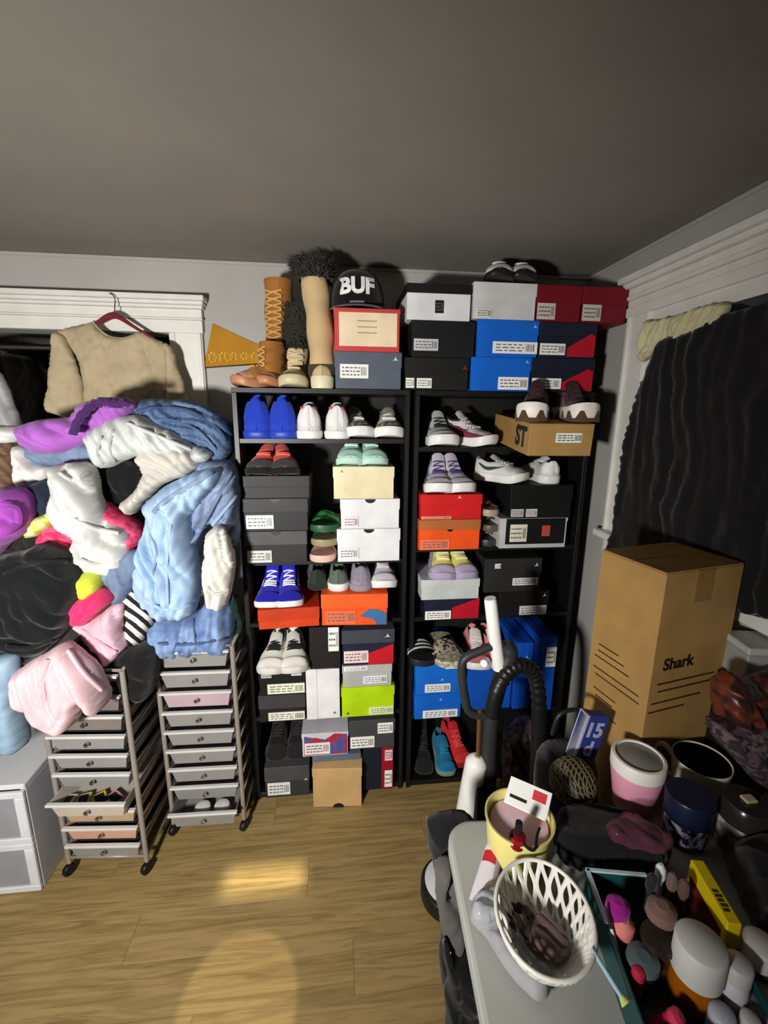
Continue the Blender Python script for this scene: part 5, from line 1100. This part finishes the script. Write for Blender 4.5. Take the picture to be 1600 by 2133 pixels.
stick('eyeliner', 'thin white eyeliner pencil leaning at the left caddy wall', 'pencil', 1262, 1950, .1, .003, pl(220, 220, 220), pl(30, 30, 30), lean=(-.02, .05), n=8)
for i, (px, py, c1, c2, w_) in enumerate(((1385, 1815, (196, 196, 200), (214, 214, 216), 'silver-tipped'), (1405, 1835, (70, 56, 48), (110, 88, 78), 'brown bristled'), (1425, 1850, (60, 46, 42), (96, 72, 64), 'chestnut bristled'), (1352, 1838, (30, 30, 32), (40, 38, 38), 'black'))):
    stick('makeup_brush', w_+' slim make-up brush at the back of the caddy', 'brush', px, py, .13, .005, pl(*c1), cloth(*c2), lean=(.005*i, .01), n=10, tipr=1.6)
# straw
a, b = T(1232, 1975, .09), T(1294, 2075, .07)
st_ = thing('drinking_straw', 'pale blue straw with lime tip sticking out of the caddy', 'straw', (a+b)/2); MB().tube([a, b], .0042, 10).build('tube', pl(150, 180, 196), st_, True); MB().tube([b, b+(b-a)*.16], [.0045, .009], 10).build('tip', pl(206, 216, 120), st_, True)
# yellow packet behind caddy
a, b = T(1452, 1790, .13), T(1532, 1925, .13); d = b-a
r = thing('snack_packet', 'bright yellow card packet with maroon side standing behind the amber bottle', 'packet', (a.x, a.y, TT), math.atan2(d.y, d.x))
Ly = d.length; MB().box(0, Ly, -.012, .012, 0, .13, .002).build('box', card(214, 190, 12), r); MB().box(.01, Ly-.01, -.0132, -.0118, .0, .1, 0).build('maroon_panel', card(96, 30, 34), r)
t_ = MB()
for i in range(5): t_.box(Ly*.5+.008*i, Ly*.5+.008*i+.005, -.006, .004+.002*(i % 2), .1301, .1306, 0)
t_.build('print', card(60, 50, 10), r)
# amber bottle
def bottle(label, px, py, h, r_, bodym, capm_, caph, fill=None, cat='bottle', grp=None, capr=1.0):
    o = rootT('bottle', label, cat, px, py, h, 0, grp)
    hb = h-caph
    MB().lathe([(0, 0), (r_*.9, 0), (r_, .006), (r_, hb*.8), (r_*.9, hb*.95), (r_*.85, hb), (0, hb)], n=32).build('body', bodym, o)
    MB().lathe([(0, hb+.0002), (r_*capr, hb+.0003), (r_*capr, h-.003), (r_*capr-.003, h), (0, h)], n=36).build('cap', capm_, o)
    return o
bottle('amber pill bottle with big white cap at the front of the table', 1462, 1962, .125, .037, mat((176, 96, 14), .12, 'plain', alpha=.8), pl(206, 206, 202), .06, capr=1.02)
bottle('small white bottle with lilac label right of the amber bottle', 1540, 2004, .11, .0205, pl(210, 204, 216), pl(196, 194, 196), .03)
bottle('white screw-cap jar at the right edge of the frame', 1586, 1962, .1, .027, pl(60, 56, 60), pl(214, 212, 208), .035)
bottle('tiny white capped vial at the bottom right corner', 1566, 2120, .06, .014, pl(200, 196, 190), pl(206, 204, 200), .02)
bottle('clear blue-white bottle in front of the small white bottle', 1506, 2108, .06, .018, pl(160, 168, 186), pl(186, 192, 206), .015)
p = T(1585, 2075, .05); r = thing('powder_compact', 'grey square powder compact at the bottom right', 'compact', (p.x, p.y, TT), .5); MB().box(-.03, .03, -.035, .035, 0, .035, .004).build('base', pl(120, 116, 116), r); MB().box(-.031, .031, -.036, .036, .0352, .05, .004).build('lid', pl(140, 136, 136), r)
garment('black_bag', 'black glossy bag behind the yellow packet at the right', 'bag', [(1500, 1770), (1560, 1760), (1640, 1780), (1660, 1900), (1600, 1960), (1556, 1900), (1530, 1850)], TT, .09, mat((18, 18, 22), .5, 'cloth'), (30, 30, .01), 54, plane='Z', edge=.05)
# things behind the table
bt = -.72
garment('tote_bag', 'dark grey tote bag standing behind the table by the carton', 'bag', [(1122, 1584), (1150, 1558), (1190, 1550), (1228, 1556), (1236, 1620), (1228, 1800), (1206, 2000), (1096, 2000), (1112, 1700)], bt+.08, .14, cloth(52, 52, 54), (80, 20, .008), 55)
hd = smooth_path([atY(x, y, bt) for x, y in ((1150, 1530), (1165, 1490), (1200, 1478), (1240, 1490), (1258, 1520))], 6)
o = MB().tube(hd, .006, 8).build('handle', DK); to = bpy.data.objects['tote_bag']; o.parent = to; o.location = -Vector(to.location)
pc = atY(1214, 1528, bt-.02); r = thing('flash_card_box', 'blue card box with white characters poking out of the tote bag', 'box', (pc.x, bt-.02, pc.z-.075), radians(8))
Rt = Matrix.Rotation(radians(14), 4, 'Y') @ Matrix.Scale(1.25, 4)
MB().box(-.03, .03, -.012, .012, 0, .11, .002).xf(Rt).build('box', card(44, 56, 140), r)
for s_, x, z in (('15', .0, .075), ('d', .0, .03)):
    t_ = text_mb(s_, .048, .0015, .0004); t_.xf(Rt @ Matrix.Translation((x, -.0126, z)) @ STAND); t_.build('lettering', card(170, 176, 200), r)
MB().box(-.03, -.024, -.0126, .0126, 0, .1102, 0).xf(Rt).build('pale_edge', card(180, 184, 200), r)
# right-hand clutter against the wall
g = 'clutter on the far right of the table'
garment('snack_bag', 'crinkled brown and red snack bag at the right edge', 'bag', [(1490, 1420), (1520, 1402), (1560, 1412), (1640, 1400), (1660, 1500), (1600, 1512), (1530, 1500), (1492, 1490)], -.84, .08, mat((110, 52, 34), .35, 'camo', rgb2=(52, 30, 30), scale=22), (40, 50, .012), 56, group=g)
garment('mesh_scarf', 'dark plum lace scarf bunched at the far right of the table', 'scarf', [(1478, 1500), (1540, 1496), (1660, 1500), (1680, 1660), (1600, 1650), (1540, 1590), (1490, 1540)], -.86, .1, mat((48, 40, 46), .8, 'camo', rgb2=(104, 84, 92), scale=50), (40, 50, .014), 57, group=g)
p = atY(1580, 1400, -.8); r = thing('storage_box', 'pale grey box behind the snack bag at the right edge', 'box', (p.x+.02, -.78, p.z-.02), radians(-10)); MB().box(-.07, .05, -.05, .05, 0, .08, .004).build('body', pl(150, 152, 148), r); MB().box(-.072, .052, -.052, .052, .0802, .1, .003).build('lid', pl(176, 178, 174), r)
MB().box(p.x-.06+0, p.x+.06, -.84, -.74, 0, p.z-.021, .004).build('stool', DK) and tag(bpy.data.objects['stool'], 'dark stool under the pale grey box, mostly hidden', 'stool')

# ------------------------------------------------------------------ left of the table
g = 'things hanging at the table end'
garment('black_tote', 'black bag standing against the left end of the table', 'bag', [(888, 1712), (930, 1700), (985, 1704), (1010, 1760), (1000, 1900), (1000, 2060), (925, 2060), (918, 1900), (908, 1830), (894, 1770)], -.72, .1, cloth(24, 24, 27), (70, 24, .012), 61, group=g)
garment('grey_sweatshirt', 'dull grey sweatshirt hanging down beside the table leg', 'sweatshirt', [(905, 1800), (940, 1790), (975, 1850), (1000, 1920), (985, 2010), (955, 1985), (930, 1960), (910, 1890)], -.84, .06, cloth(92, 88, 86), (85, 30, .014), 62, group=g)
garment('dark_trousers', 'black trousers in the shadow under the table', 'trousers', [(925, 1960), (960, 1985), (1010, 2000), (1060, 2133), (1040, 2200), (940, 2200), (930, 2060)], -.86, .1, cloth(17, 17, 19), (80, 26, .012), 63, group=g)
p = atZ(878, 1840, .07); r = thing('round_lid', 'white round lid with black rim lying on the floor beside the black bag', 'lid', (p.x+.105, p.y-.0, 0))
MB().lathe([(0, 0), (.098, .0), (.105, .01), (.105, .058), (.1, .066), (.092, .068), (0, .066)], n=40).build('black_rim', DK, r); MB().lathe([(0, .0685), (.09, .0685), (.091, .072), (.08, .078), (0, .08)], n=40).build('white_top', pl(214, 216, 218), r)
cbp = smooth_path([atY(x, y, -.93) for x, y in ((938, 1985), (940, 2015), (952, 2045), (975, 2066), (1012, 2080))], 8)
tag(MB().tube(cbp, .0025, 6).build('charging_cable', pl(190, 190, 204)), 'pale charging cable curving under the table edge', 'cable')

garment('clear_pouch', 'translucent pink plastic pouch between the canister and the black pouch', 'pouch', [(1262, 1722), (1300, 1700), (1352, 1712), (1400, 1752), (1384, 1782), (1330, 1770), (1280, 1752)], TT+.07, .03, mat((150, 80, 108), .15, alpha=.25), (40, 60, .008), 59, plane='Z', edge=.02, crumple=.008)
garment('patterned_bag', 'grey and maroon patterned bag on the floor behind the vacuum hose', 'bag', [(1050, 1530), (1080, 1500), (1110, 1496), (1128, 1530), (1136, 1640), (1060, 1650), (1046, 1590)], -.06, .1, mat((96, 84, 88), .8, 'camo', rgb2=(58, 40, 46), scale=24), (60, 34, .01), 60)
